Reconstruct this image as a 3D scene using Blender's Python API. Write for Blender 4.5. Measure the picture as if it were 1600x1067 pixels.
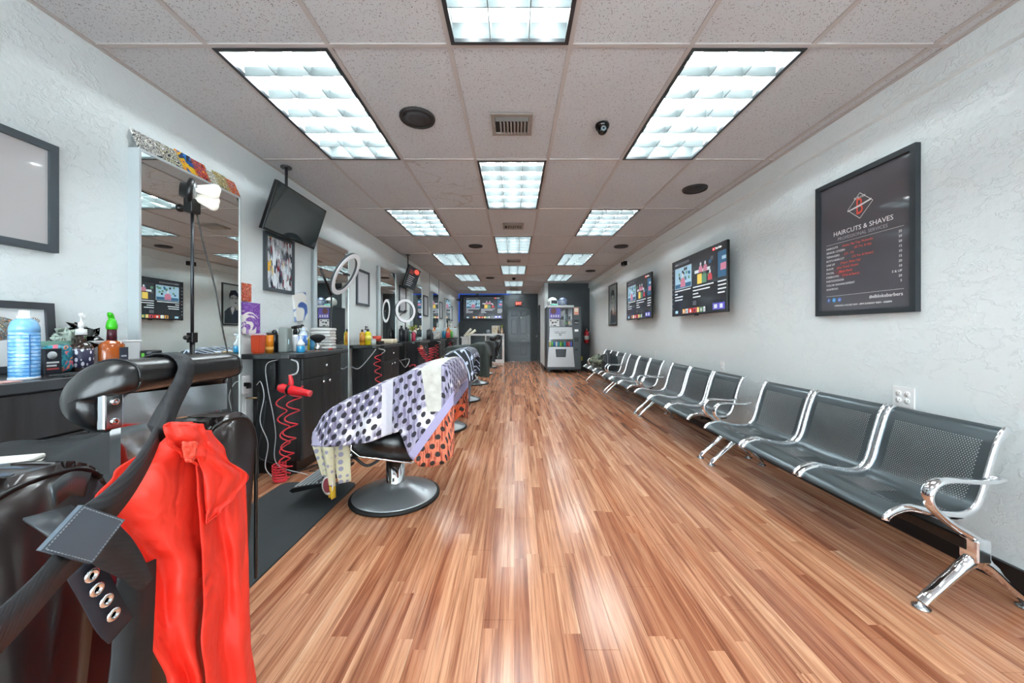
import bpy, bmesh, math, random
from mathutils import Vector, Matrix, noise
random.seed(7)
PI = math.pi
for o in list(bpy.data.objects): bpy.data.objects.remove(o)
S = bpy.context.scene
C = S.collection
# ---------------------------------------------------------------- camera, world, light, exposure
EYE = 1.14
cd = bpy.data.cameras.new('camera'); cam = bpy.data.objects.new('camera', cd); C.objects.link(cam)
cam.location = (0, 0, EYE); cam.rotation_euler = (PI/2, 0, 0)
cd.sensor_width = 36; cd.lens = 568/1600*36
cd.shift_x = -4/1600; cd.shift_y = -15.5/1600
cd.clip_start = 0.02; cd.clip_end = 100
S.camera = cam
W = bpy.data.worlds.new('world'); S.world = W; W.use_nodes = True
W.node_tree.nodes['Background'].inputs[0].default_value = (0.80, 0.93, 1.0, 1)
W.node_tree.nodes['Background'].inputs[1].default_value = 4.6
S.view_settings.view_transform = 'Standard'; S.view_settings.look = 'None'
S.view_settings.gamma = 1; S.view_settings.exposure = 1.28
TUBE = 14.0      # radiance of the troffer tubes' panel

# ---------------------------------------------------------------- materials
def lin(c):
    if isinstance(c, str):
        c = c.lstrip('#'); c = [int(c[i:i+2], 16)/255 for i in (0, 2, 4)]
    return tuple((v/12.92 if v <= .04045 else ((v+.055)/1.055)**2.4) for v in c[:3]) + (1,)
MC = {}
def mat(c, rough=.5, metal=0, emit=0, coat=0, alpha=1, spec=.5, trans=0):
    k = (str(c), rough, metal, emit, coat, alpha, spec, trans)
    if k in MC: return MC[k]
    m = bpy.data.materials.new('plain'); m.use_nodes = True
    b = m.node_tree.nodes['Principled BSDF']
    b.inputs['Base Color'].default_value = lin(c); b.inputs['Roughness'].default_value = rough
    b.inputs['Metallic'].default_value = metal; b.inputs['Coat Weight'].default_value = coat
    b.inputs['Specular IOR Level'].default_value = spec
    b.inputs['Transmission Weight'].default_value = trans
    if emit:
        b.inputs['Emission Color'].default_value = lin(c); b.inputs['Emission Strength'].default_value = emit
    MC[k] = m
    return m
class N:
    def __init__(s, name, rough=.5, metal=0):
        s.m = bpy.data.materials.new(name); s.m.use_nodes = True; s.t = s.m.node_tree
        s.b = s.t.nodes['Principled BSDF']; s.b.inputs['Roughness'].default_value = rough; s.b.inputs['Metallic'].default_value = metal
    def n(s, typ, ins=None, **kw):
        x = s.t.nodes.new(typ)
        for k, v in kw.items(): setattr(x, k, v)
        for k, v in (ins or {}).items():
            if isinstance(v, bpy.types.NodeSocket): s.t.links.new(v, x.inputs[k])
            else: x.inputs[k].default_value = v
        return x
    def math(s, op, a, b=0, c=None):
        i = {0: a, 1: b}
        if c is not None: i[2] = c
        return s.n('ShaderNodeMath', i, operation=op).outputs[0]
    def obj(s): return s.n('ShaderNodeTexCoord').outputs['Object']
    def pos(s): return s.n('ShaderNodeNewGeometry').outputs['Position']
    def map(s, v, scale=(1,1,1), rot=(0,0,0), loc=(0,0,0)):
        return s.n('ShaderNodeMapping', {'Vector': v, 'Scale': scale, 'Rotation': rot, 'Location': loc}).outputs[0]
    def noise(s, v, scale, detail=3, rough=.5, dist=0):
        return s.n('ShaderNodeTexNoise', {'Vector': v, 'Scale': scale, 'Detail': detail, 'Roughness': rough, 'Distortion': dist}).outputs['Fac']
    def ramp(s, f, stops, interp='LINEAR'):
        r = s.n('ShaderNodeValToRGB', {'Fac': f}); cr = r.color_ramp; cr.interpolation = interp
        while len(cr.elements) < len(stops): cr.elements.new(.5)
        for e, (p, c) in zip(cr.elements, stops):
            e.position = p; e.color = lin(c) if isinstance(c, str) else (c, c, c, 1)
        return r.outputs[0]
    def mix(s, f, a, b, mode='MIX'):
        x = s.n('ShaderNodeMix', data_type='RGBA', blend_type=mode)
        for i, v in ((0, f), (6, a), (7, b)):
            if isinstance(v, bpy.types.NodeSocket): s.t.links.new(v, x.inputs[i])
            elif isinstance(v, str): x.inputs[i].default_value = lin(v)
            else: x.inputs[i].default_value = v
        return x.outputs[2]
    def col(s, v): s.t.links.new(v, s.b.inputs['Base Color']); return s
    def link(s, v, k): s.t.links.new(v, s.b.inputs[k]); return s
    def bump(s, h, st=.3, d=.01):
        b = s.n('ShaderNodeBump', {'Height': h, 'Strength': st, 'Distance': d}); s.t.links.new(b.outputs[0], s.b.inputs['Normal']); return s

# stucco walls
def stucco(name, c1, c2, st=.5):
    k = N(name, .55); p = k.pos()
    a = k.noise(k.map(p, (1, 1, 1.4)), 6.5, 6, .62, .15); a2 = k.ramp(a, [(.50, 0.), (.525, 1.), (.58, .35)])
    f = k.noise(p, 45, 4); h = k.math('ADD', k.math('MULTIPLY', a2, .55), k.math('MULTIPLY', f, .45))
    k.bump(h, st, .012); k.col(k.mix(k.noise(p, 1.2, 3), c1, c2)); return k.m
M_wall = stucco('white_stucco', '#d8e0e1', '#e3e9e9', .42)
M_dark = stucco('charcoal_painted_wall', '#3c4347', '#474e52', .3)
M_base = mat('#16191b', .35)
def floor_mat():
    k = N('laminate', .2); p = k.pos(); sx = k.n('ShaderNodeSeparateXYZ', {0: p}); x, y = sx.outputs[0], sx.outputs[1]
    strip = k.math('FLOOR', k.math('DIVIDE', x, .0625))
    r1 = k.n('ShaderNodeTexWhiteNoise', {'W': strip}, noise_dimensions='1D').outputs['Value']
    piece = k.math('FLOOR', k.math('ADD', k.math('DIVIDE', y, .95), k.math('MULTIPLY', r1, 7)))
    v = k.n('ShaderNodeCombineXYZ', {0: strip, 1: piece})
    r2 = k.n('ShaderNodeTexWhiteNoise', {'Vector': v.outputs[0]}, noise_dimensions='2D').outputs['Value']
    off = k.n('ShaderNodeCombineXYZ', {0: k.math('MULTIPLY', r2, 9), 1: k.math('MULTIPLY', r2, 31), 2: r2}).outputs[0]
    q = k.n('ShaderNodeVectorMath', {0: p, 1: off}, operation='ADD').outputs[0]
    g1 = k.noise(k.map(q, (26, .9, 1)), 1.0, 4, .6, .8)
    g2 = k.noise(k.map(q, (150, 3.5, 1)), 1.0, 4, .65)
    c = k.ramp(g1, [(.26, '#80503a'), (.38, '#a67054'), (.50, '#c48f70'), (.62, '#d6a686'), (.76, '#e2c0a6')])
    tone = k.ramp(r2, [(0, '#c9a08a'), (.3, '#fff0e4'), (.7, '#fff6ec'), (.92, '#e4c2ac'), (1, '#bd9078')])
    c = k.mix(.75, c, tone, 'MULTIPLY')
    fine = k.ramp(g2, [(.3, '#8a6656'), (.52, '#ffffff')])
    c = k.mix(.55, c, fine, 'MULTIPLY')
    g3 = k.noise(k.map(q, (70, .7, 1)), 1.0, 3, .5, .5); c = k.mix(k.ramp(g3, [(.33, .35), (.43, 0.)]), c, '#6a3d2c')
    k.col(c); k.bump(g2, .02, .001)
    k.link(k.ramp(g1, [(.3, .22), (.7, .16)]), 'Roughness'); return k.m
M_floor = floor_mat()
def tile_mat():
    k = N('fissured_mineral_tile', .9); p = k.pos()
    v = k.n('ShaderNodeTexVoronoi', {'Vector': k.map(p, (1, 1, 1)), 'Scale': 120}); n1 = k.noise(p, 60, 3, .6)
    d = k.math('ADD', v.outputs['Distance'], k.math('MULTIPLY', n1, 1.1))
    pit = k.ramp(d, [(.70, 0.), (.80, 1.)])
    c = k.mix(k.noise(p, 2, 3), '#bcbdbf', '#c8c9ca'); k.col(k.mix(pit, '#857d7c', c)); k.bump(pit, .5, .004)
    return k.m
M_tile = tile_mat()
def stain_tile():
    k = N('water_stained_tile', .9); p = k.pos()
    v = k.n('ShaderNodeTexVoronoi', {'Vector': p, 'Scale': 75}); n1 = k.noise(p, 38, 3, .6)
    pit = k.ramp(k.math('ADD', v.outputs['Distance'], k.math('MULTIPLY', n1, 1.1)), [(.66, 0.), (.74, 1.)])
    s = k.ramp(k.noise(k.map(p, (2.2, 3.2, 1)), 1.0, 2, .5, .6), [(.535, 0.), (.55, 1.), (.565, 0.)])
    c = k.mix(k.math('MULTIPLY', s, .45), '#c2c3c4', '#957a66'); k.col(k.mix(pit, '#857d7c', c)); return k.m
M_stain = stain_tile()
M_grid = mat('#b5aeaa', .6)
def leather(c='#0a0b0d', r=.3):
    k = N('black_vinyl', r); p = k.obj(); k.col(k.mix(k.noise(p, 6, 2), c, '#0f1012')); k.bump(k.noise(p, 260, 2), .12, .002)
    k.b.inputs['Coat Weight'].default_value = .25; k.b.inputs['Coat Roughness'].default_value = .2; return k.m
M_vinyl = leather()
M_backshell = mat('#251d1c', .28, coat=.3)
M_chrome = mat('#e6e9ec', .07, 1)
M_steel = mat('#b9bec2', .22, 1)
M_silver = mat('#a9b2b6', .4, .7)
M_black = mat('#0b0c0d', .35); M_rubber = mat('#141516', .6); M_gloss = mat('#08090a', .12)
M_white = mat('#e9eaea', .4); M_frame = mat('#454e54', .45)
M_mirror = mat('#e8eeec', .0, 1)
M_red = mat('#e0222c', .25, coat=.3); M_cab = None
def cab_mat():
    k = N('black_wood_laminate', .38); p = k.obj()
    g = k.noise(k.map(p, (18, 18, 1.6)), 1, 3); k.col(k.ramp(g, [(.35, '#222527'), (.6, '#333739')])); k.bump(g, .05, .002); return k.m
M_cab = cab_mat()
def fabric(c1, c2, rough=.85, sc=300):
    k = N('woven_fabric', rough); p = k.obj(); k.col(k.mix(k.noise(p, 5, 3), c1, c2)); k.bump(k.noise(p, sc, 2), .25, .001); return k.m

# ---------------------------------------------------------------- mesh helpers
def bx(bm, x0, x1, y0, y1, z0, z1, mi=0):
    if x0 > x1: x0, x1 = x1, x0
    if y0 > y1: y0, y1 = y1, y0
    if z0 > z1: z0, z1 = z1, z0
    v = [bm.verts.new(p) for p in ((x0,y0,z0),(x1,y0,z0),(x1,y1,z0),(x0,y1,z0),(x0,y0,z1),(x1,y0,z1),(x1,y1,z1),(x0,y1,z1))]
    for f in ((3,2,1,0),(4,5,6,7),(0,1,5,4),(1,2,6,5),(2,3,7,6),(3,0,4,7)):
        bm.faces.new([v[i] for i in f]).material_index = mi
    return v
def rbx(bm, x0, x1, y0, y1, z0, z1, r=.01, seg=2):
    b2 = bmesh.new(); bx(b2, x0, x1, y0, y1, z0, z1)
    r = min(r, .49*min(abs(x1-x0), abs(y1-y0), abs(z1-z0)))
    bmesh.ops.bevel(b2, geom=b2.edges[:]+b2.verts[:], offset=r, segments=seg, profile=.5, affect='EDGES')
    mg(bm, b2)
def mg(bm, b2, mtx=None, mi=None):
    if mtx is not None: b2.transform(mtx)
    vm = {v: bm.verts.new(v.co) for v in b2.verts}
    for f in b2.faces:
        nf = bm.faces.new([vm[v] for v in f.verts]); nf.material_index = f.material_index if mi is None else mi; nf.smooth = f.smooth
    b2.free()
def ring_pts(c, u, w, ru, rw, n, ph=0):
    return [c + u*(ru*math.cos(2*PI*i/n+ph)) + w*(rw*math.sin(2*PI*i/n+ph)) for i in range(n)]
def loft(bm, rings, closed=True, caps=True, mi=0, smooth=True, loop=False):
    vr = [[bm.verts.new(p) for p in r] for r in rings]; n = len(rings[0])
    m = len(vr)
    for i in range(m if loop else m-1):
        a, b = vr[i], vr[(i+1) % m]
        for j in range(n if closed else n-1):
            f = bm.faces.new((a[j], a[(j+1) % n], b[(j+1) % n], b[j])); f.smooth = smooth; f.material_index = mi
    if caps and closed and not loop:
        for r, rev in ((vr[0], True), (vr[-1], False)):
            try:
                f = bm.faces.new(r[::-1] if rev else r); f.material_index = mi
            except ValueError: pass
    return vr
def smoothpath(pts, k=6):
    pts = [Vector(p) for p in pts]; out = []
    P = [pts[0]*2-pts[1]] + pts + [pts[-1]*2-pts[-2]]
    for i in range(1, len(P)-2):
        a, b, c, d = P[i-1:i+3]
        for j in range(k):
            t = j/k
            out.append(.5*((2*b)+(c-a)*t+(2*a-5*b+4*c-d)*t*t+(3*b-a-3*c+d)*t**3))
    out.append(pts[-1]); return out
def tube(bm, pts, r, n=8, k=0, mi=0, flat=None, side=None, caps=True):
    """tube along pts; r number or list; side fixes the wide axis with half width flat"""
    pts = [Vector(p) for p in pts]
    if k: pts = smoothpath(pts, k)
    rings = []; up = None
    for i, p in enumerate(pts):
        d = (pts[min(i+1, len(pts)-1)] - pts[max(i-1, 0)])
        if d.length < 1e-9: d = Vector((0, 0, 1))
        d.normalize()
        if side is not None:
            s = Vector(side); s = (s - d*s.dot(d)).normalized(); w = d.cross(s)
        else:
            if up is None:
                up = Vector((0, 0, 1)) if abs(d.z) < .9 else Vector((1, 0, 0))
            s = (up - d*up.dot(d)); s = s.normalized() if s.length > 1e-6 else d.orthogonal().normalized()
            up = s; w = d.cross(s)
        rr = r if not isinstance(r, (list, tuple)) else r[min(len(r)-1, int(i*len(r)/len(pts)))]
        fl = rr if flat is None else flat
        rings.append(ring_pts(p, s, w, fl, rr, n))
    loft(bm, rings, mi=mi, caps=caps)
def lathe(bm, prof, c=(0, 0, 0), n=20, mi=0, axis='z', sx=1, sy=1, smooth=True):
    c = Vector(c); rings = []
    for r, h in prof:
        rr = max(r, 1e-5)
        if axis == 'z': rings.append([c+Vector((rr*sx*math.cos(2*PI*i/n), rr*sy*math.sin(2*PI*i/n), h)) for i in range(n)])
        elif axis == 'x': rings.append([c+Vector((h, rr*sx*math.cos(2*PI*i/n), rr*sy*math.sin(2*PI*i/n))) for i in range(n)])
        else: rings.append([c+Vector((rr*sx*math.sin(2*PI*i/n), h, rr*sy*math.cos(2*PI*i/n))) for i in range(n)])
    loft(bm, rings, mi=mi, smooth=smooth)
def prism(bm, poly, d0, d1, plane='yz', mi=0):
    def P(a, b, d): return {'yz': (d, a, b), 'xz': (a, d, b), 'xy': (a, b, d)}[plane]
    A = [bm.verts.new(P(a, b, d0)) for a, b in poly]; B = [bm.verts.new(P(a, b, d1)) for a, b in poly]; n = len(poly)
    for f in ([A[::-1], B] + [[A[i], A[(i+1) % n], B[(i+1) % n], B[i]] for i in range(n)]):
        bm.faces.new(f).material_index = mi
def quad(bm, x0, x1, y0, y1, z, mi=0):
    f = bm.faces.new([bm.verts.new(p) for p in ((x0,y0,z),(x1,y0,z),(x1,y1,z),(x0,y1,z))]); f.material_index = mi
def poly(bm, pts, z, mi=0):
    f = bm.faces.new([bm.verts.new((a, b, z)) for a, b in pts]); f.material_index = mi
def sheet(bm, fn, nu, nv, thick=0, mi=0):
    vs = [[bm.verts.new(fn(i/nu, j/nv)) for j in range(nv+1)] for i in range(nu+1)]
    for i in range(nu):
        for j in range(nv):
            f = bm.faces.new((vs[i][j], vs[i+1][j], vs[i+1][j+1], vs[i][j+1])); f.smooth = True; f.material_index = mi
def obj(name, bm, m, parent=None, loc=None, thick=0, smooth=None, sub=0, recalc=True):
    if recalc: bmesh.ops.recalc_face_normals(bm, faces=bm.faces)
    me = bpy.data.meshes.new(name); bm.to_mesh(me); bm.free()
    for q in (m if isinstance(m, (list, tuple)) else [m]): me.materials.append(q)
    if smooth:
        for p in me.polygons: p.use_smooth = True
    o = bpy.data.objects.new(name, me); C.objects.link(o)
    if loc is not None: o.location = loc
    if parent is not None: o.parent = parent
    if sub:
        s = o.modifiers.new('sub', 'SUBSURF'); s.levels = s.render_levels = sub
    if thick:
        s = o.modifiers.new('sol', 'SOLIDIFY'); s.thickness = thick; s.offset = 0
    return o
def tag(o, label, cat, group=None):
    o['label'] = label; o['category'] = cat
    if group: o['group'] = group
    return o
def thing(name, label, cat, loc=(0,0,0), rotz=0, group=None, mtx=None):
    o = bpy.data.objects.new(name, None); C.objects.link(o); o.empty_display_size = .05
    if mtx is not None: o.matrix_world = mtx
    else: o.location = loc; o.rotation_euler = (0, 0, rotz)
    return tag(o, label, cat, group)
def struct(name, bm, m, **k):
    o = obj(name, bm, m, **k); o['kind'] = 'structure'; return o
def B(): return bmesh.new()
def part(name, m, parent, fn, *a, **k):
    """one-shape part: part('seat', mat, root, bx, ...)"""
    kw = {q: k.pop(q) for q in ('thick', 'smooth', 'sub', 'loc') if q in k}
    b = B(); fn(b, *a, **k); return obj(name, b, m, parent, **kw)
def wallm(side, at, along, z):
    """flat frame on a wall: local x right as seen, y up, z out of the wall"""
    if side == 'right': cols = ((0,-1,0), (0,0,1), (-1,0,0)); p = (at, along, z)
    elif side == 'left': cols = ((0,1,0), (0,0,1), (1,0,0)); p = (at, along, z)
    else: cols = ((1,0,0), (0,0,1), (0,-1,0)); p = (along, at, z)
    m = Matrix((( *cols[0],), ( *cols[1],), ( *cols[2],))).transposed().to_4x4(); m.translation = p; return m
def text(s, size, m, parent, x, y, z, align='LEFT', name='lettering', sx=1):
    cu = bpy.data.curves.new('t', 'FONT'); cu.body = s; cu.size = size; cu.align_x = align; cu.extrude = .0002; cu.resolution_u = 2
    t = bpy.data.objects.new('t', cu); C.objects.link(t)
    bpy.context.view_layer.update()
    me = bpy.data.meshes.new_from_object(t.evaluated_get(bpy.context.evaluated_depsgraph_get()))
    bpy.data.objects.remove(t)
    me.materials.clear(); me.materials.append(m)
    o = bpy.data.objects.new(name, me); C.objects.link(o); o.parent = parent; o.location = (x, y, z); o.scale = (sx, 1, 1); return o
def at_x(px, py, X):
    Y = 568*X/(px-804); return Vector((X, Y, EYE-(py-518)*Y/568))
def at_y(px, py, Y): return Vector(((px-804)*Y/568, Y, EYE-(py-518)*Y/568))
def lerp(pts, x):
    if x <= pts[0][0]: return pts[0][1]
    for (a, b), (c, d) in zip(pts, pts[1:]):
        if x <= c: return b+(d-b)*(x-a)/(c-a)
    return pts[-1][1]
def copy_tree(o, parent=None):
    c = o.copy(); C.objects.link(c); c.parent = parent
    for ch in list(o.children): copy_tree(ch, c)
    return c
# ================================================================ ROOM SHELL
XL, XR, YB, YN, ZC, YF = -2.12, 2.23, 13.85, 10.8, 2.58, -1.5
XP = .89
b = B(); bx(b, XL-.1, XR+.1, YF-.1, YB+.1, -.06, -.012); floor = struct('floor', b, mat('#2a1a12', .6))
PW, PL = .125, 1.24
pl_list = []
c0 = int(math.floor(XL/PW))
for ci in range(c0, int(math.ceil(XR/PW))):
    x0, x1 = max(ci*PW, XL), min((ci+1)*PW, XR)
    off = (ci*.37 % 1)*PL
    y = YF - off
    while y < YB:
        a, c = max(y, YF), min(y+PL, YB)
        if c-a > .02 and not (x0 > XP+.1 and a > YN+.1): pl_list.append((x0, x1, a, c))
        y += PL
vis = [p for p in pl_list if p[3] > .95]
vis.sort(key=lambda p: ((p[2]+p[3])/2)**2 + ((p[0]+p[1])/2)**2*.3)
near, far = vis[:300], vis[300:] + [p for p in pl_list if p[3] <= .95]
pm = {}
for (x0, x1, a, c) in near:
    k = (round(x1-x0, 4), round(c-a, 4))
    g = .0006
    if k not in pm:
        q = B(); w, l = k; v = bx(q, g, w-g, g, l-g, -.012, 0)
        me = bpy.data.meshes.new('plank'); q.to_mesh(me); q.free(); me.materials.append(M_floor); pm[k] = me
    o = bpy.data.objects.new('plank', pm[k]); C.objects.link(o); o.location = (x0, a, 0); o.parent = floor
b = B()
for (x0, x1, a, c) in far: bx(b, x0+.0006, x1-.0006, a+.0006, c-.0006, -.012, 0)
o = obj('plank', b, M_floor, floor); o['kind'] = 'stuff'
# walls
b = B(); bx(b, XL-.1, XL, YF-.1, YB+.1, 0, 2.75); struct('wall_left', b, M_wall)
b = B(); bx(b, XR, XR+.1, YF-.1, YN, 0, 2.75)
struct('wall_right', b, M_wall)
b = B(); bx(b, XR-.035, XR, YF, YN, 2.43, 2.75); struct('trim_1', b, M_wall)
b = B(); bx(b, XL, XP, YB, YB+.1, 0, 2.75); wb = struct('wall_back', b, M_dark)
b = B(); bx(b, XP+.10, XR+.1, YN, YN+.1, 0, 2.75); struct('wall_nook', b, M_dark)
b = B(); bx(b, XP, XP+.10, YN-.03, YB, 0, 2.75); struct('wall_partition', b, M_wall)
# shop front behind the camera: low wall, header, mullions and glass
b = B(); bx(b, XL, XR, YF-.1, YF, 0, .25); bx(b, XL, XR, YF-.1, YF, 2.45, 2.75)
struct('wall_front', b, M_wall)
b = B()
for x in (XL+.03, -.9, .35, XR-.06): bx(b, x-.03, x+.03, YF-.08, YF-.02, .25, 2.45)
bx(b, XL, XR, YF-.08, YF-.02, .25, .30); bx(b, XL, XR, YF-.08, YF-.02, 2.40, 2.45)
w1 = struct('window_1', b, mat('#303436', .4))
for i, (a, c) in enumerate(((XL+.06, -.93), (-.87, .32), (.38, XR-.09))):
    b = B(); bx(b, a, c, YF-.055, YF-.045, .30, 2.40); obj('pane', b, mat('#ffffff', 0, trans=1), w1)
# baseboards
b = B(); bx(b, XR-.018, XR, YF, YN, 0, .095); struct('baseboard_right', b, M_base)
b = B(); bx(b, XL, XL+.018, YF, YB, 0, .12); struct('baseboard_left', b, M_base)
b = B(); bx(b, XL+.02, -.33, YB-.018, YB, 0, .10); bx(b, .66, XP-.02, YB-.018, YB, 0, .10); struct('baseboard_back', b, mat('#2b3033', .4))
b = B(); bx(b, XP+.1, XR-.02, YN-.018, YN, 0, .10); struct('baseboard_nook', b, mat('#24292b', .4))
b = B(); bx(b, XP-.016, XP, YN-.03, 12.25, 0, .11); bx(b, XP-.016, XP+.1, YN-.046, YN-.03, 0, .11); struct('baseboard_partition', b, mat('#2b3033', .4))
# ceiling: slab above, T-bar grid, tiles
GX = [-.329+.6096*k for k in range(-3, 5)]; GX = [XL] + [g for g in GX if g > XL+.01] + [XR-.035]
GY = [1.832+1.2192*n for n in range(-3, 11)]
b = B(); bx(b, XL-.1, XR+.1, YF-.1, YB+.1, 2.76, 2.86); ceil = struct('ceiling', b, mat('#8d8987', .9))
b = B()
for g in GX[1:-1]: bx(b, g-.012, g+.012, YF, (YB if g < XP else YN), ZC-.001, ZC+.008)
for g in GY:
    if YF < g < YB: bx(b, XL, (XR-.035 if g < YN else XP), g-.012, g+.012, ZC-.0015, ZC+.008)
bx(b, XL, XL+.02, YF, YB, ZC-.002, ZC+.006); bx(b, XR-.057, XR-.035, YF, YN, ZC-.002, ZC+.006)
bx(b, XL, XP, YB-.02, YB, ZC-.002, ZC+.006); bx(b, XP+.1, XR-.035, YN-.02, YN, ZC-.002, ZC+.006)
obj('ceiling_grid', b, M_grid, ceil)
def colof(x0): return round((x0+.329)/.6096)
LIGHTS = [(-2, n) for n in (0, 2, 4, 6, 8)] + [(0, n) for n in (-1, 1, 3, 5, 7, 9)] + [(2, n) for n in (0, 2, 4, 6)] + [(-2, -2), (2, -2)]
tmesh = {}
rows = [YF] + [g for g in GY if g > YF] + [YB]
for i in range(len(GX)-1):
    for j in range(len(rows)-1):
        x0, x1, y0, y1 = GX[i], GX[i+1], rows[j], rows[j+1]
        if x0 > XP-.02 and y0 > YN-.1: continue
        if x0 > XP-.02: y1 = min(y1, YN)
        if x1-x0 < .03: continue
        ci = round((x0+.329)/.6096) if i > 0 else -99; n = round((y0-1.832)/1.2192)
        if (ci, n) in LIGHTS and abs(y0-(1.832+1.2192*n)) < .01: continue
        k = (round(x1-x0, 3), round(y1-y0, 3))
        stain = (ci, n) in ((-1, 1),)
        if (k, stain) not in tmesh:
            q = B(); bx(q, .004, k[0]-.004, .004, k[1]-.004, .006, .022)
            me = bpy.data.meshes.new('ceiling_tile'); q.to_mesh(me); q.free(); me.materials.append(M_stain if stain else M_tile); tmesh[(k, stain)] = me
        o = bpy.data.objects.new('ceiling_tile', tmesh[(k, stain)]); C.objects.link(o); o.location = (x0, y0, ZC); o.parent = ceil

# ================================================================ CEILING FIXTURES
k = N('lit_troffer_reflector', .4); p = k.obj(); sx = k.n('ShaderNodeSeparateXYZ', {0: p})
fx = k.math('FRACT', k.math('MULTIPLY', k.math('ADD', sx.outputs[0], .285), 1/.19))
tubeline = k.math('SUBTRACT', 1, k.math('MULTIPLY', k.math('ABSOLUTE', k.math('SUBTRACT', fx, .5)), 2))
e = k.ramp(tubeline, [(.0, .02), (.62, .035), (.80, 1.), (1, 1.)])
k.b.inputs['Base Color'].default_value = (.4, .45, .45, 1); k.b.inputs['Emission Color'].default_value = (.90, .98, 1, 1)
k.link(k.math('MULTIPLY', e, TUBE), 'Emission Strength'); M_tube = k.m
M_blade = mat('#6d7677', .35, .1)
ordw = ['first', 'second', 'third', 'fourth', 'fifth', 'sixth', 'seventh']
proto = None
def make_light():
    t = thing('ceiling_light', 'x', 'ceiling light')
    w, l = .285, .59
    b = B()
    for (x0, x1, y0, y1) in ((-w-.008, -w+.012, -l-.008, l+.008), (w-.012, w+.008, -l-.008, l+.008), (-w, w, -l-.008, -l+.012), (-w, w, l-.012, l+.008)):
        bx(b, x0, x1, y0, y1, -.006, .012)
    obj('frame', b, mat('#2b3034', .4), t)
    b = B(); bx(b, -w, w, -l, l, .10, .105); obj('reflector', b, M_tube, t)
    b = B(); bx(b, -w-.004, -w, -l, l, 0, .11); bx(b, w, w+.004, -l, l, 0, .11); bx(b, -w, w, -l-.004, -l, 0, .11); bx(b, -w, w, l, l+.004, 0, .11)
    obj('housing', b, M_blade, t)
    b = B()
    def blade(lo, hi, c, ax):
        prof = [(-.002, .0), (.002, .0), (.010, .045), (-.010, .045)]
        if ax == 'y': prism(b, [(c+a, z) for a, z in prof], lo, hi, 'xz')
        else: prism(b, [(c+a, z) for a, z in prof], lo, hi, 'yz')
    for i in (-1, 1): blade(-l+.012, l-.012, i*.095, 'y')
    for j in range(1, 6): blade(-w+.012, w-.012, -l+j*2*l/6, 'x')
    obj('louver', b, M_blade, t)
    for i in (-1, 0, 1):
        part('tube', mat('#f4fbff', .5, emit=TUBE), t, tube, [(i*.19, -l+.03, .088), (i*.19, l-.03, .088)], .010, 8)
    return t
cn = {-2: 'left', 0: 'middle', 2: 'right'}
for c in (-2, 0, 2):
    ns = sorted(n for (cc, n) in LIGHTS if cc == c and n > -2)
    for i, n in enumerate(ns + [m for (cc, m) in LIGHTS if cc == c and m == -2]):
        t = make_light() if proto is None else copy_tree(proto)
        if proto is None: proto = t
        t.location = (-.329+.6096*c+.3048, 1.832+1.2192*n+.6096, ZC)
        if n == -2: lab = 'louvred ceiling light of the %s row behind the photographer' % cn[c]
        else: lab = '%s lit louvred ceiling light from the front in the %s row' % (ordw[i], cn[c])
        tag(t, lab, 'ceiling light', 'recessed louvred ceiling lights')
# round speakers
spk = None
for i, (x, y, lab) in enumerate(((-.655, 2.45, 'round black ceiling speaker nearest the camera, left of the first vent'), (1.82, 3.67, 'round black ceiling speaker above the menu poster wall, nearest on the right'),
        (-.655, 6.12, 'second round black ceiling speaker in the left run'), (1.80, 6.14, 'second round black ceiling speaker in the right run, beside the wall camera'),
        (-.655, 9.75, 'third and farthest round black ceiling speaker in the left run'), (1.80, 8.62, 'third and farthest round black ceiling speaker in the right run'))):
    if spk is None:
        t = thing('ceiling_speaker', lab, 'speaker', (x, y, ZC), 0, 'round ceiling speakers')
        part('rim', mat('#2c2a2a', .6), t, lathe, [(.095, .0), (.098, -.012), (.114, -.014), (.118, -.004), (.118, .005), (.095, .005)], n=28)
        part('grille', mat('#39383a', .8), t, lathe, [(.096, -.009), (.05, -.012), (0, -.013)], n=28); spk = t
    else:
        t = copy_tree(spk); t.location = (x, y, ZC); t['label'] = lab
# vents
M_dust = N('dusty_metal', .6); M_dust.col(M_dust.mix(M_dust.noise(M_dust.obj(), 14, 4), '#a2988f', '#6f655e')); M_dust = M_dust.m
vp = None
for i, (n, lab) in enumerate(((0, 'square dusty ceiling vent nearest the camera between two lights'), (2, 'second ceiling vent of the middle run'), (4, 'third ceiling vent of the middle run'), (8, 'farthest ceiling vent of the middle run'))):
    loc = (-.018, 1.832+1.2192*n+.69, ZC)
    if vp is None:
        t = thing('ceiling_vent', lab, 'vent', loc, 0, 'ceiling vents of the middle run')
        b = B()
        for q in ((-.14, -.115, -.13, .13), (.115, .14, -.13, .13), (-.115, .115, -.13, -.10), (-.115, .115, .10, .13)): bx(b, *q, -.012, .0)
        obj('frame', b, M_dust, t)
        part('backing', mat('#191817', .8), t, bx, -.115, .115, -.10, .10, -.002, .002)
        part('damper', mat('#8d9699', .5), t, bx, -.112, .112, -.098, -.05, -.012, -.006)
        for j in range(9):
            x = -.085+j*.024
            part('slat', mat('#b5ada4', .5), t, prism, [(x, -.002), (x+.003, -.002), (x+.013, -.018), (x+.010, -.018)], -.045, .098, 'xz')
        vp = t
    else:
        t = copy_tree(vp); t.location = loc; t['label'] = lab
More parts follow.
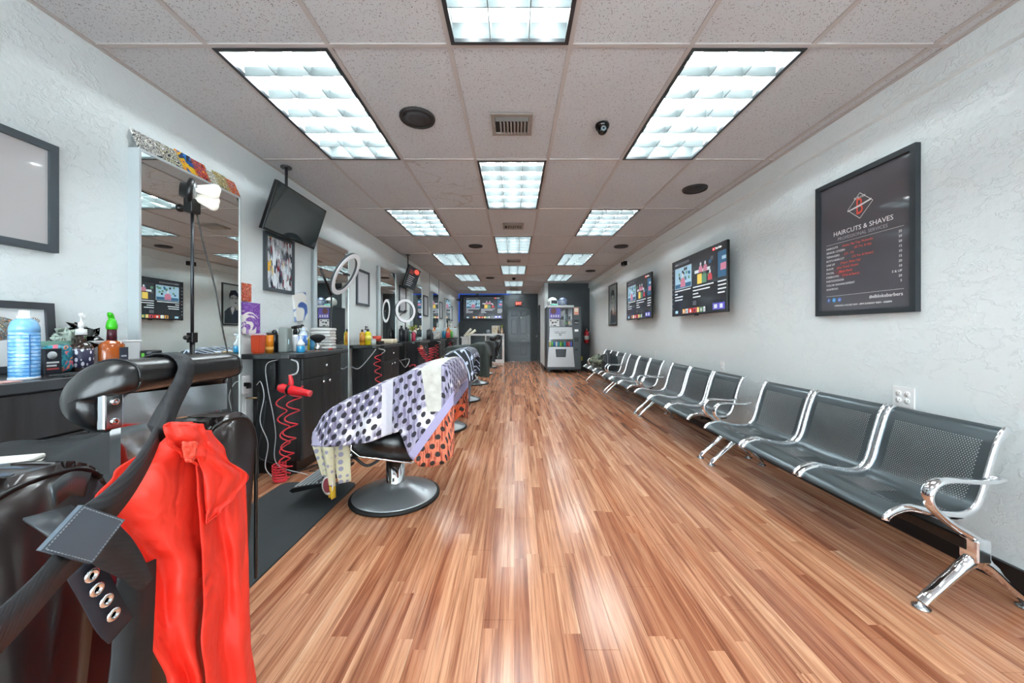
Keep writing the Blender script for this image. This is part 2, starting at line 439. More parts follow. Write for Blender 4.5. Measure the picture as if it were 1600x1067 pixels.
# dome camera
t = thing('dome_camera', 'small black turret security camera on the ceiling right of the first vent', 'camera', (.61, 2.53, ZC), 0)
part('base', M_gloss, t, lathe, [(.048, 0), (.05, -.012), (.042, -.030), (0, -.032)], n=22)
b = B(); bmesh.ops.create_uvsphere(b, u_segments=18, v_segments=12, radius=.034); bmesh.ops.translate(b, verts=b.verts, vec=(0, -.006, -.04)); obj('eyeball', b, M_gloss, t, smooth=True)
part('lens', mat('#7b8a90', .2), t, lathe, [(.018, 0), (.018, -.008), (.010, -.009), (.008, -.004), (0, -.004)], (0, -.034, -.046), 16, axis='y')
t = thing('dome_camera', 'tiny dark dome camera on the far ceiling between two middle lights', 'camera', (-.02, 1.832+1.2192*6.5, ZC), 0)
part('base', M_gloss, t, lathe, [(.055, 0), (.058, -.015), (.045, -.02)], n=16); part('dome', M_gloss, t, lathe, [(.045, -.02), (.035, -.05), (0, -.065)], n=16)
# wall cameras
t = thing('wall_camera', 'boxy black and white security camera high on the right wall', 'camera', mtx=wallm('right', XR-.035, 7.0, 2.46))
part('bracket', M_white, t, bx, -.03, .03, -.04, .02, 0, .04); part('body', M_black, t, rbx, -.09, .06, -.05, .03, .04, .12, .01)
part('lens', M_gloss, t, lathe, [(.028, .0), (.03, .02), (0, .021)], (0, -.01, .119), 16)
t = thing('wall_camera', 'small black camera in the far left corner under the ceiling', 'camera', mtx=wallm('left', XL, 13.3, 2.30))
part('bracket', M_black, t, bx, -.02, .02, -.02, .02, 0, .08); part('body', M_black, t, rbx, -.07, .07, -.06, .05, .08, .17, .01)
t = tag(part('motion_sensor', M_black, None, rbx, -1.46, -1.36, YB-.04, YB, 2.50, 2.57, .01), 'small dark motion sensor at the top of the back wall above the television', 'sensor')

# ================================================================ MIRRORS AND LEFT WALL
MY = [1.993+1.79*k for k in range(6)]; MWD = .745
mlab = ['tall wall mirror nearest the camera with painted canvases on its top', 'second tall mirror from the front, behind the tilted ring light', 'third tall mirror from the front, left of the small black screen',
        'fourth tall mirror from the front along the left wall', 'fifth tall mirror from the front along the left wall', 'farthest tall mirror on the left wall']
proto = None
for i, y in enumerate(MY):
    if proto is None:
        t = thing('wall_mirror', mlab[0], 'mirror', mtx=wallm('left', XL, y, .18), group='tall mirrors on the left wall')
        w, h = MWD, 1.97
        b = B(); bx(b, 0, .012, 0, h, 0, .062); bx(b, w-.012, w, 0, h, 0, .062); bx(b, 0, w, h-.012, h, 0, .062); bx(b, 0, w, 0, .012, 0, .062); bx(b, 0, w, 0, h, 0, .03)
        obj('frame', b, mat('#ccd4d6', .3, .3), t)
        part('mirror_glass', M_mirror, t, bx, .012, w-.012, .012, h-.012, .05, .056); proto = t
    else:
        t = copy_tree(proto); t.matrix_world = wallm('left', XL, y, .18); t['label'] = mlab[i]
# doodle materials for canvases
def doodle(name, cols, sc=9, dist=4, seed=0, mode='noise'):
    k = N(name, .5); p = k.map(k.obj(), (1, 1, 1), (0, 0, 0), (seed*3.1, seed*1.7, 0))
    if mode == 'noise': f = k.noise(p, sc, 1.5, .4, dist)
    elif mode == 'wave': f = k.n('ShaderNodeTexWave', {'Vector': p, 'Scale': sc, 'Distortion': dist, 'Detail': 2, 'Detail Scale': 1.5}).outputs['Fac']
    else: f = k.n('ShaderNodeTexVoronoi', {'Vector': p, 'Scale': sc}).outputs['Color']
    n = len(cols); lo, hi = (.3, .7) if mode == 'noise' else (0.05, .95)
    k.col(k.ramp(f, [(lo+(hi-lo)*i/n, c) for i, c in enumerate(cols)], 'CONSTANT')); return k.m
BW = ['#f3f1ea', '#141414', '#f3f1ea', '#141414', '#efeee8', '#1a1a1a', '#f3f1ea', '#111111']
arts = [('black and white doodle canvas at the near end of the mirror top', doodle('a', BW, 13, 2.5, 1), .155, .12), ('grey flower doodle canvas second on the mirror top', doodle('a', ['#e9e6da', '#2a2a2a', '#d9d4b0', '#343434', '#e9e6da', '#77735a', '#eeeeee', '#222222'], 13, 2, 2), .14, .125),
        ('blue canvas with a yellow flame on the mirror top', doodle('a', ['#1250a8', '#101a30', '#1b7fd0', '#0d2a60', '#f2c417', '#f7a11b', '#1668b8', '#0b1c40'], 9, 1.5, 3), .115, .14), ('red and purple swirl canvas on the mirror top', doodle('a', ['#c92f1e', '#6b2a86', '#e86a1f', '#191020', '#d8261f', '#f0a020', '#4a2570', '#2a1240'], 13, 3, 4), .125, .135),
        ('pale doodle canvas with grey blossoms on the mirror top', doodle('a', ['#e8e4d8', '#3c3a36', '#d8d0a8', '#ece8dc', '#5a564a', '#e8e4d8', '#222222', '#dddddd'], 15, 3, 5), .09, .10), ('black and cream doodle canvas on the mirror top beside the far end', doodle('a', ['#f0e2b0', '#151515', '#f0e2b0', '#151515', '#e8c860', '#151515', '#eee6c8', '#202020'], 15, 4, 6), .115, .13),
        ('orange and black canvas at the far end of the mirror top', doodle('a', ['#e8701c', '#1a1412', '#d03a20', '#f09030', '#201818', '#e8a0b0', '#301818', '#e8701c'], 13, 3, 7), .10, .12)]
y = MY[0]+.005
for lab, m, w, h in arts:
    mtx = wallm('left', XL+.058, y, 2.152) @ Matrix.Rotation(-.42, 4, 'X')
    o = part('painted_canvas', m, None, bx, 0, w-.004, 0, h, -.008, 0); o.matrix_world = mtx; tag(o, lab, 'painting', 'small canvases on top of the mirror'); y += w-.016
# frames on left wall
def picture(side, at, along, z, w, h, label, print_m, fm=M_frame, fw=.03, fd=.022, cat='picture', name='picture_frame', group=None, mount=None, rot=0):
    t = thing(name, label, cat, mtx=wallm(side, at, along, z) @ Matrix.Rotation(rot, 4, 'Z'), group=group)
    b = B()
    for q in ((0, fw, 0, h), (w-fw, w, 0, h), (fw, w-fw, 0, fw), (fw, w-fw, h-fw, h)): bx(b, *q, 0, fd)
    obj('frame', b, fm, t); part('print', print_m, t, bx, fw, w-fw, fw, h-fw, .002, fd*.45)
    return t
M_blank = mat('#b9b6b6', .16, coat=.5)
t = picture('left', XL, 1.25, 1.50, .425, .49, 'grey framed blank picture at the left edge, above the counter', M_blank, fw=.032)
part('hanger', mat('#c9c08a', .4), t, lathe, [(.012, 0), (.012, .003), (.005, .004)], (.21, .475, .022), 12)
k = N('street_scene_print', .25); p = k.obj()
f = k.n('ShaderNodeTexVoronoi', {'Vector': k.map(p, (55, 16, 1)), 'Scale': 1}).outputs['Color']; g = k.noise(p, 7, 4)
sy = k.n('ShaderNodeSeparateXYZ', {0: p}).outputs[1]
c = k.ramp(f, [(0, '#20242c'), (.2, '#59636b'), (.35, '#e9edf0'), (.5, '#7e2f3a'), (.62, '#c9ccd0'), (.75, '#40506a'), (.87, '#d8b34a'), (.95, '#9aa4ac')], 'CONSTANT')
c = k.mix(k.ramp(g, [(.45, 0.), (.6, .7)]), c, '#dfe8ee'); k.col(c)
M_city = k.m
t = picture('left', XL, 3.06, 1.49, .41, .50, 'dark framed crowded city street print under the tilted black screen', M_city)
part('taxi', mat('#e3b23c', .3), t, bx, .04, .075, .17, .25, .010, .0115)
for y, lab in ((4.85, 'grey framed pale print beside the tilted ring light'), (6.64, 'grey framed pale print half hidden by the upright ring light'), (8.42, 'fourth small framed print along the left wall, after the fourth mirror'), (10.2, 'framed print on the left wall after the fifth mirror'), (11.9, 'farthest framed print on the left wall')):
    picture('left', XL, y, 1.50, .42, .49, lab, mat('#cfd0d4', .3), group='small framed prints on the left wall')
# certificate on counter
t = thing('framed_certificate', 'dark framed white certificate with a round emblem leaning at the back of the near counter', 'picture', mtx=wallm('left', XL+.03, 1.22, .967) @ Matrix.Rotation(-.06, 4, 'X'))
b = B(); w, h, fw = .43, .30, .03
for q in ((0, fw, 0, h), (w-fw, w, 0, h), (fw, w-fw, 0, fw), (fw, w-fw, h-fw, h)): bx(b, *q, 0, .02)
obj('frame', b, mat('#3b3f45', .4), t); part('print', mat('#dfe2e4', .5), t, bx, fw, w-fw, fw, h-fw, .002, .009)
b = B(); lathe(b, [(.062, 0), (.06, .001), (0, .001)], (.245, .185, .009), 26, sx=1.25, sy=.8); obj('emblem', b, doodle('emb', ['#4a5a62', '#c9b48a', '#2b3c50', '#8a9aa0', '#3a4a44', '#b88a70', '#26303a', '#9ab0b8'], 40, 2, 2), t)
b = B(); lathe(b, [(.024, 0), (.023, .001), (0, .001)], (.36, .22, .009), 20, sx=1, sy=.6); obj('seal', b, doodle('sl', BW, 60, 1, 3), t)
b = B()
for j in range(5): quad(b, .04, .16, .12+j*.025, .124+j*.025, .0095)
for j in range(3): quad(b, .04, .17, .07+j*.016, .073+j*.016, .0095)
obj('printed_lines', b, mat('#7d8288', .6), t)
# canvases on the wall by station
def canvas(along, z, w, h, m, lab, rot=0):
    o = part('painted_canvas', m, None, bx, 0, w, 0, h, 0, .02); o.matrix_world = wallm('left', XL+.001, along, z) @ Matrix.Rotation(rot, 4, 'Z'); tag(o, lab, 'painting')
k = N('purple_pour', .4); p = k.obj(); f = k.noise(p, 5.5, 2, .5, 1.6); sp = k.n('ShaderNodeTexVoronoi', {'Vector': p, 'Scale': 110}).outputs['Distance']
pu = k.mix(k.ramp(sp, [(.25, 1.), (.32, 0.)]), '#7a3fa6', '#d8c8e8'); k.col(k.mix(k.ramp(f, [(.49, 0.), (.52, 1.)]), pu, '#ece6e0'))
canvas(2.815, 1.125, .185, .245, k.m, 'purple and cream poured paint canvas above the red cup')
canvas(2.80, 1.378, .10, .14, doodle('rd', ['#c8342c', '#201418', '#e0603a', '#b02028', '#f0a080', '#301418', '#d04030', '#f4d0b0'], 45, 2, 5), 'small red speckled canvas above the purple canvas')
k = N('blue_pour', .4); p = k.obj(); f = k.noise(p, 3.6, 1.5, .5, 1.2)
k.col(k.ramp(f, [(.0, '#3f62ab'), (.44, '#8ea4cc'), (.47, '#ecebe6'), (.6, '#e8e6e0'), (.72, '#4a6ab0')], 'CONSTANT'))
canvas(3.50, 1.235, .20, .27, k.m, 'blue and white marbled canvas hung tilted beside the second mirror', .16)
# thin conduits down the wall from the ceiling
for y, z in ((9.03, 1.75), (10.15, 1.75)):
    tag(part('cable_conduit', mat('#7d8082', .5), None, tube, [(XL+.008, y, ZC), (XL+.008, y, z)], .007, 6), 'thin grey wire running down the left wall %s' % ('nearer of the two' if y < 10 else 'farther of the two'), 'cable')

# ================================================================ TELEVISIONS
M_bezel = mat('#0d0e10', .3)
E = 1.0
def em(c, e=.24): return mat(c, .25, emit=e, coat=.4)
def screen_ui(t, w, h, z, seed=0, logo=True):
    """video menu on a lit screen; local x 0..w, y 0..h"""
    mats = [em('#23272c', .35), em('#4a4e55', .4), em('#8a929c'), em('#cfd6dc'), em('#3a6484'), em('#5f8a70'), em('#c07c92'), em('#c04a56'), em('#c88a48'), em('#5c58b8'), em('#30353b', .35), em('#1a1d21', .3), em('#9fc4d8'), em('#e8c860'), em('#c33b2e')]
    rnd = random.Random(seed)
    part('screen', mats[0], t, bx, 0, w, 0, h, z-.002, z)
    b = B(); q = lambda x0, x1, y0, y1, mi, d=1: quad(b, x0*w, x1*w, y0*h, y1*h, z+.0006*d, mi)
    q(0, .045, 0, 1, 11)
    for i in range(9): q(.015, .03, .12+i*.09, .14+i*.09, 2, 2)
    q(.07, .38, .90, .95, 1); q(.08, .14, .915, .93, 2, 2)
    # first clip: garden scene with a person in pink
    q(.07, .43, .47, .86, 2); q(.075, .425, .48, .85, 12, 2)
    for i in range(14):
        x = .08+.32*rnd.random(); y = .6+.2*rnd.random(); q(x, x+.03, y, y+.05, rnd.choice((4, 5, 5, 0)), 3)
    q(.08, .42, .485, .56, 4, 3)
    # second clip: two figures
    q(.455, .85, .45, .88, 10)
    for i in range(8):
        x = .46+.36*rnd.random(); y = .5+.3*rnd.random(); q(x, x+.04, y, y+.06, rnd.choice((0, 1, 5, 4)), 2)
    q(.49, .76, .66, .71, 3, 4)
    q(.88, 1, .50, .88, 4); q(.92, 1, .6, .7, 6, 2); q(.94, 1, .75, .8, 12, 2)
    for (x, ws) in ((.07, (.34, .06, .18, .17)), (.455, (.36, .30, .10, .14)), (.88, (.12, .12, .12, .10))):
        for j, ww in enumerate(ws): q(x, x+ww, .43-j*.055, .45-j*.055, 3)
    q(.45, .53, .13, .23, 11, 2); q(.455, .525, .14, .22, 1, 3)
    q(.62, .82, .13, .25, 10); q(.08, .14, .03, .08, 12)
    x = .24
    for mi, ww in ((8, .06), (3, .05), (14, .09), (7, .06), (13, .04), (5, .06), (3, .03)):
        q(x, x+ww, .02, .10, mi); q(x+ww*.3, x+ww*.6, .03, .08, rnd.choice((3, 0, 13)), 2); x += ww+.008
    q(.80, .98, .03, .13, 9); q(.82, .87, .05, .11, 3, 2); q(.91, .95, .05, .11, 3, 2)
    obj('screen_graphics', b, mats, t, recalc=False)
    b = B()
    def fig(x, y, s, mi):
        poly(b, [((x+a*s)*w, (y*h+c*s*w)) for a, c in ((-.06, 0), (.06, 0), (.05, .08), (.02, .10), (-.02, .10), (-.05, .08))], z+.0026, mi)
        poly(b, [((x+.022*s*math.cos(k*.785))*w, y*h+(.125+.028*math.sin(k*.785))*s*w) for k in range(8)], z+.003, 3)
    fig(.25, .50, .9, 6); fig(.60, .66, .6, 6); fig(.68, .66, .6, 6); fig(.76, .50, .6, 7)
    q(.54, .62, .48, .64, 13, 3); q(.62, .70, .48, .62, 5, 3)
    obj('screen_figures', b, mats, t, recalc=False)['kind'] = 'stuff'
    if logo:
        b = B(); quad(b, .80*w, .835*w, .925*h, .965*h, z+.002); obj('logo', b, em('#e8282c', .8), t)
        b = B(); poly(b, [(.812*w, .935*h), (.825*w, .945*h), (.812*w, .955*h)], z+.003); obj('logo_arrow', b, em('#ffffff', .8), t)
        text('YouTube', .045*h, em('#f0f0f0', .7), t, .842*w, .93*h, z+.002)
def tv(side, at, along, z, w, h, label, depth=.03, standoff=.10, rotx=0, ui=0, group=None):
    t = thing('television', label, 'television', mtx=wallm(side, at, along, z) @ Matrix.Translation((0, 0, standoff)) @ Matrix.Rotation(rotx, 4, 'X'), group=group)
    part('casing', M_bezel, t, rbx, -.008, w+.008, -.012, h+.008, -depth, 0, .004)
    part('back_box', M_black, t, rbx, w*.2, w*.8, h*.1, h*.55, -depth-.02, -depth+.002, .01)
    if standoff > .05 and not rotx: part('wall_bracket', M_black, t, bx, w*.4, w*.6, h*.3, h*.7, -standoff, -depth-.018)
    part('sensor', M_black, t, rbx, w*.47, w*.53, -.025, -.010, -.02, -.002, .004)
    if ui: screen_ui(t, w, h, .002, ui)
    return t
tv('right', XR, 4.86, 1.35, 1.24, .70, 'larger television of the two on the right wall, nearer the camera, showing video tiles', ui=3, standoff=.12)
tv('right', XR, 6.84, 1.36, 1.22, .70, 'second television on the right wall, farther from the camera', ui=5, standoff=.12)
tv('back', YB, -1.93, 1.63, 1.46, .82, 'large television on the dark back wall left of the exit door', ui=9, standoff=.10)
# tilted ceiling-hung screens on the left
tilt = math.atan2(.127, .386)
def hung(Y0, label, ui=False):
    t = thing('television', label, 'television', mtx=wallm('left', -2.0, Y0, 1.957) @ Matrix.Rotation(tilt, 4, 'X'), group='tilted screens hung over the left wall')
    w, h = .744, .406
    part('casing', M_bezel, t, rbx, 0, w, 0, h, -.035, 0, .004)
    part('screen', mat('#30383a', .07, coat=1) if not ui else em('#14181b', .12), t, bx, .012, w-.012, .018, h-.012, 0, .001)
    part('back_box', M_black, t, rbx, .15, .6, .05, .28, -.075, -.03, .01)
    if ui:
        b = B()
        for j in range(6): quad(b, .10, .40+.04*(j % 3), .05+j*.035, .056+j*.035, .0016)
        for j in range(4): quad(b, .10, .35, .27+j*.02, .274+j*.02, .0016, 1)
        obj('screen_lines', b, [em('#a8b0b4', .5), em('#c04038', .5)], t, recalc=False)
        b = B(); lathe(b, [(.16, 0), (.15, .0006), (0, .0006)], (.52, .345, .001), 20, sx=1, sy=.28); obj('logo', b, em('#e84838', .7), t)
    iv = t.matrix_world.inverted()
    def L(p): return iv @ Vector(p)
    part('hanging_pole', mat('#3a3d40', .4), t, tube, [L((-2.0, Y0+.30, ZC)), L((-2.0, Y0+.30, 2.1)), L((-1.97, Y0+.30, 2.08))], .012, 10)
    part('ceiling_plate', mat('#3a3d40', .4), t, tube, [L((-2.0, Y0+.30, ZC+.002)), L((-2.0, Y0+.30, ZC-.01))], .045, 14)
    return t
hung(2.885, 'dark switched off screen hung tilted from the ceiling above the city print')
hung(6.52, 'small tilted screen with a red headline, hung farther down the left side', True)

# ================================================================ RIGHT WALL POSTER
t = thing('menu_poster', 'large dark framed price poster for haircuts and shaves on the right wall', 'poster', mtx=wallm('right', XR, 2.66, 1.25))
w, h, fw = .665, .93, .032
b = B()
for q in ((0, fw, 0, h), (w-fw, w, 0, h), (fw, w-fw, 0, fw), (fw, w-fw, h-fw, h)): bx(b, *q, 0, .03)
obj('frame', b, mat('#2b3237', .4), t)
part('print', mat('#56555b', .07, coat=1), t, bx, fw, w-fw, fw, h-fw, .004, .012)
Wt, Rd = mat('#e6e6e8', .4), mat('#e8513c', .4); z = .0125
cx, cy = .325, .70
b = B()
P = [(cx-.085, cy-.005), (cx-.0, cy-.082), (cx+.085, cy+.005), (cx+.0, cy+.082)]
for i in range(4):
    a, c = Vector(P[i]), Vector(P[(i+1) % 4]); d = (c-a).normalized(); nn = Vector((-d.y, d.x))*.0016
    b.faces.new([b.verts.new((q.x, q.y, z)) for q in (a-nn, c-nn, c+nn, a+nn)])
obj('logo_diamond', b, Wt, t)
text('B', .15, Rd, t, cx-.004, cy-.052, z, 'CENTER', 'logo_letter', .62)
b = B(); poly(b, [(cx-.085, cy-.016), (cx+.0, cy-.006), (cx+.075, cy+.012), (cx+.078, cy+.022), (cx+.0, cy+.006), (cx-.085, cy-.010)], z+.001); obj('logo_razor', b, Wt, t)
text('EL BLOKE', .018, Wt, t, cx, cy+.048, z+.001, 'CENTER')
text('HAIRCUTS & SHAVES', .043, Wt, t, w/2, .548, z, 'CENTER')
text('PROFESSIONAL SERVICES', .030, mat('#9a9aa0', .4), t, w/2, .512, z, 'CENTER')
rowsT = [('HAIRCUTS', '(Fades, Flat Top, Mohawk)', '25'), ('SENIOR CITIZEN', '(62 Yrs. & Up)', '20'), ('TEENAGERS', '(13 - 17)', '20'), ("BOY'S HAIRCUT", '(12 Yrs. & Under)', '15'), ('LINE UP', '(Taper, Shape Up)', '10'), ('SHAVE', '(Hot Towel, Steam)', '15'), ('FACIAL', '(Black Mask)', '20'), ('EYEBROWS', '(Trim & Razor)', '10'), ('PARTS/DESIGNS', '', '5 & UP'), ('COLOR ENHANCEMENT', '', '20'), ('SHAMPOO', '', '5')]
for i, (a, r, p) in enumerate(rowsT):
    y = .463-i*.0285
    o = text(a, .0195, Wt, t, .075, y, z)
    if r: text(r, .0195, Rd, t, .075+len(a)*.0142+.012, y, z)
    text(p, .0195, Wt, t, w-.085, y, z, 'RIGHT')
b = B(); quad(b, .075, w-.075, .495, .4965, z); quad(b, .075, w-.075, .135, .1365, z); obj('rule', b, Wt, t, recalc=False)
text('#elblokebarbers', .030, Wt, t, w-.08, .098, z, 'RIGHT')
text('OPENING HOURS 9AM - 8PM SUNDAY 9AM - 4:00PM', .0165, Wt, t, w/2, .062, z, 'CENTER')
for i, (c, g) in enumerate((('#3b5a9e', 'f'), ('#3f9ad8', 't'), ('#4a6ab8', 'o'))):
    b = B(); poly(b, [(.095+i*.042+.015*math.cos(a*PI/8), .108+.015*math.sin(a*PI/8)) for a in range(16)], z); obj('social_icon', b, mat(c, .4), t)
    text(g, .024, Wt, t, .095+i*.042, .100, z+.0005, 'CENTER')
# framed portrait
t = picture('right', XR, 8.55, 1.28, .67, .93, 'black framed grey portrait of a dark haired man on the right wall', mat('#aab4b2', .15, coat=.6), fm=mat('#17191b', .4), fw=.03)
b = B(); z = .0105
poly(b, [(.10, .04), (.60, .04), (.60, .30), (.50, .38), (.40, .42), (.26, .40), (.14, .30)], z, 0)
poly(b, [(.30, .38), (.36, .44), (.42, .38), (.37, .24)], z+.0005, 1)
poly(b, [(.33+.11*math.cos(a*PI/10), .56+.16*math.sin(a*PI/10)) for a in range(20)], z+.001, 2)
poly(b, [(.20, .58), (.19, .72), (.28, .80), (.42, .78), (.47, .68), (.45, .56), (.42, .66), (.33, .69), (.24, .66)], z+.0015, 0)
poly(b, [(.25, .50), (.31, .50), (.31, .52), (.25, .52)], z+.002, 0); poly(b, [(.29, .60), (.24, .60), (.24, .615), (.29, .615)], z+.002, 0); poly(b, [(.35, .60), (.41, .60), (.41, .615), (.35, .615)], z+.002, 0)
poly(b, [(.20, .36), (.27, .34), (.30, .46), (.25, .48), (.20, .44)], z+.002, 2)
obj('portrait', b, [mat('#2a3238', .2, coat=.5), mat('#d5dad8', .2), mat('#b8bdb9', .2, coat=.5)], t, recalc=False)
# outlets
def outlet(side, at, along, z, lab, w=.075, h=.118, gangs=1):
    t = thing('power_outlet', lab, 'outlet', mtx=wallm(side, at, along, z))
    part('plate', M_white, t, rbx, -w/2, w/2, -h/2, h/2, 0, .008, .003)
    for i in range(gangs):
        for j in (-1, 1):
            x = (i-(gangs-1)/2)*.046
            s = part('socket', mat('#f4f4f2', .35), t, lathe, [(.0165, .0), (.0165, .011), (0, .011)], (x, j*.02, 0), 14)
            b = B(); bx(b, x-.008, x-.006, j*.02, j*.02+.008, .0108, .0114); bx(b, x+.006, x+.008, j*.02, j*.02+.008, .0108, .0114); bx(b, x-.002, x+.002, j*.02-.010, j*.02-.006, .0108, .0114)
            obj('slots', b, mat('#555555', .5), s)
outlet('right', XR, 2.08, .765, 'double white wall outlet above the nearest bench', .118, .118, 2)
outlet('right', XR, 3.89, .765, 'single white outlet on the right wall above the second bench')
outlet('right', XR, 5.72, .77, 'small white outlet on the right wall above the third bench')
t = thing('light_switch', 'white light switch on the right wall before the dark nook', 'switch', mtx=wallm('right', XR, 9.25, .80))
part('plate', M_white, t, rbx, -.04, .04, -.06, .06, 0, .008, .003); part('toggle', mat('#dcdcda', .4), t, bx, -.006, .006, -.012, .012, .008, .018)
# ================================================================ BACK OF THE ROOM
M_door = mat('#4a5359', .4, coat=.2)
def six_panel(name, mtx, w, h):
    """six panel door with jambs, origin at the slab's lower left corner"""
    d = struct(name, B(), M_door); d.matrix_world = mtx
    b = B(); bx(b, 0, w, .005, h, 0, .03); obj('slab', b, M_door, d)
    b = B(); bx(b, -.07, -.005, 0, h+.07, 0, .045); bx(b, w+.005, w+.07, 0, h+.07, 0, .045); bx(b, -.005, w+.005, h+.005, h+.07, 0, .045); obj('door_frame', b, mat('#3a4247', .4), d)
    sx = w/.82; pw = .27*sx
    for x0 in (.10*sx, .45*sx):
        for (y0, y1) in ((.22, .90), (1.03, 1.63), (1.71, 1.90)):
            b = B()
            for q in ((x0, x0+.015, y0, y1), (x0+pw-.015, x0+pw, y0, y1), (x0, x0+pw, y0, y0+.015), (x0, x0+pw, y1-.015, y1)): bx(b, *q, .03, .042)
            rbx(b, x0+.03, x0+pw-.03, y0+.03, y1-.03, .03, .044, .010, 1)
            obj('door_panel', b, M_door, d)
    return d
d1 = six_panel('door_1', wallm('back', YB, -.25, 0), .83, 1.99)
part('door_knob', M_steel, d1, lathe, [(.03, 0), (.03, .008), (.012, .012), (.012, .04), (.028, .05), (.026, .07), (0, .075)], (.76, .98, .03), 16)
part('deadbolt', mat('#d0d4d6', .3, .8), d1, lathe, [(.028, 0), (.026, .015), (0, .016)], (.50, 1.66, .03), 14)
part('peephole', M_steel, d1, lathe, [(.012, 0), (.012, .006), (0, .006)], (.41, 1.66, .03), 10)
d2 = six_panel('door_2', wallm('left', XP, 0, 0) @ Matrix.Identity(4), .74, 1.99)
d2.matrix_world = Matrix(((0, 0, -1, XP), (-1, 0, 0, 13.4), (0, 1, 0, 0), (0, 0, 0, 1)))
part('door_lever', M_steel, d2, tube, [(.06, .98, .03), (.06, .98, .07), (.16, .98, .075)], .010, 8)
# exit sign
t = thing('exit_sign', 'red lit exit sign above the six panel door', 'sign', mtx=wallm('back', YB, .02, 2.115))
part('housing', mat('#3a3d40', .5), t, rbx, 0, .27, 0, .19, 0, .045, .006)
part('face', mat('#5a1210', .4, emit=.12), t, bx, .012, .258, .012, .178, .045, .047)
text('EXIT', .14, mat('#ff6a58', .4, emit=1.3), t, .135, .045, .048, 'CENTER', sx=.78)
# blue strip light around the television
t = thing('led_strip', 'blue led light strip running along the top left edge of the dark back wall', 'light strip', mtx=wallm('back', YB, XL+.005, 0))
M_blue = mat('#0c50c8', .5, emit=.9)
part('strip', M_blue, t, bx, .0, 1.95, 2.555, 2.565, .0, .012)
part('strip', M_blue, t, bx, .0, .012, 1.5, 2.555, .0, .012)
# white display counter
t = thing('display_counter', 'white framed display counter with dark glass front against the back wall', 'counter', (-1.03, 13.45, 0))
w = .65
part('top', M_white, t, rbx, -w, w, -.18, .30, .99, 1.06, .006)
for x in (-w, w-.07): part('side_panel', M_white, t, bx, x, x+.07, -.17, .30, 0, .99)
part('base', M_white, t, bx, -w+.07, w-.07, -.15, .30, 0, .12)
part('divider', M_white, t, bx, -.05, -.01, -.16, .25, .12, .99)
part('glass_front', mat('#4a5559', .08, coat=1), t, bx, -w+.07, w-.07, -.13, -.12, .12, .99)
part('shelf', mat('#c8cccc', .4), t, bx, -w+.07, w-.07, -.12, .28, .55, .57)
part('cash_tray', mat('#20262a', .4), t, rbx, -.58, -.12, -.10, .12, 1.06, 1.11, .01)
def plain(name, label, cat, loc, m, fn, *a, group=None, **k):
    o = part(name, m, None, fn, *a, loc=loc, **k); return tag(o, label, cat, group)
t = picture('back', 13.62, -.85, 1.065, .29, .30, 'square cream and gold abstract picture standing on the display counter', doodle('gold', ['#efe6d4', '#cdb48c', '#f4efe4', '#b89a78', '#efe8dc', '#a89078', '#f2ece0', '#d8c4a0'], 5, 2, 3), fm=mat('#e8e4dc', .5), fw=.012)
def plant(loc, label, s=1, vase='#8a6a4a', leafc='#9ab04a', n=16, vh=.16):
    t = thing('potted_plant', label, 'plant', loc)
    part('vase', mat(vase, .35), t, lathe, [(.035*s, 0), (.05*s, vh*.4*s), (.03*s, vh*.85*s), (.036*s, vh*s), (0, vh*.9*s)], n=14)
    rnd = random.Random(3)
    for i in range(n):
        a = rnd.random()*2*PI; e = .4+rnd.random()*.9; L = (.10+.06*rnd.random())*s
        d = Vector((math.cos(a)*math.cos(e), math.sin(a)*math.cos(e), math.sin(e))); sd = Vector((-math.sin(a), math.cos(a), 0))
        p0 = Vector((0, 0, vh*s))
        b = B(); pts = [p0, p0+d*L*.5+Vector((0, 0, .01)), p0+d*L+Vector((0, 0, -.02*s))]
        v = [b.verts.new(q) for q in (pts[0]-sd*.002, pts[0]+sd*.002, pts[1]-sd*.014*s, pts[1]+sd*.014*s, pts[2])]
        b.faces.new((v[0], v[1], v[3], v[2])); b.faces.new((v[2], v[3], v[4])); obj('leaf', b, mat(leafc, .5), t)
    return t
plant((-.47, 13.5, 1.06), 'small yellow green plant in a tan vase on the display counter', 1.1, '#c9a98a', vh=.2)
plain('vase', 'dark brown bottle vase beside the plant on the display counter', 'vase', (-.60, 13.52, 1.06), mat('#6a4a38', .3), lathe, [(.03, 0), (.035, .1), (.015, .16), (.018, .24), (0, .24)], n=14)
plain('glass_bowl', 'grey glass globe bowl on the display counter left of the square picture', 'bowl', (-.98, 13.5, 1.06), mat('#7a8088', .15, coat=1), lathe, [(.04, 0), (.07, .03), (.085, .08), (.07, .13), (.05, .15), (0, .14)], n=18)
# vending machine
t = thing('vending_machine', 'grey snack and soda vending machine standing in the dark nook', 'vending machine', (1.36, 10.05, 0))
w, h = .47, 1.85
part('cabinet', mat('#454d53', .4), t, rbx, -w, w, 0, .72, .10, h-.02, .012)
part('door', mat('#4d565c', .38), t, rbx, -w, w, -.06, 0, .10, h-.03, .012)
part('top_cap', mat('#c4c9cb', .4), t, rbx, -w+.02, w-.20, -.08, .05, h-.05, h+.01, .008)
M_sil = mat('#c2c6c9', .35, .25)
b = B(); prism(b, [(-.40, 1.08), (-.395, 1.24+.02), (.215, 1.26), (.24, .96), (.23, .93), (-.41, .93)], -.078, -.06, 'xz'); obj('upper_panel', b, M_sil, t)
b = B(); prism(b, [(-.42, .72), (.24, .72), (.29, .17), (-.46, .17)], -.085, -.06, 'xz'); obj('lower_panel', b, M_sil, t)
part('snack_window', mat('#1c2125', .08, coat=1), t, bx, -.41, .22, -.068, -.06, 1.27, 1.78)
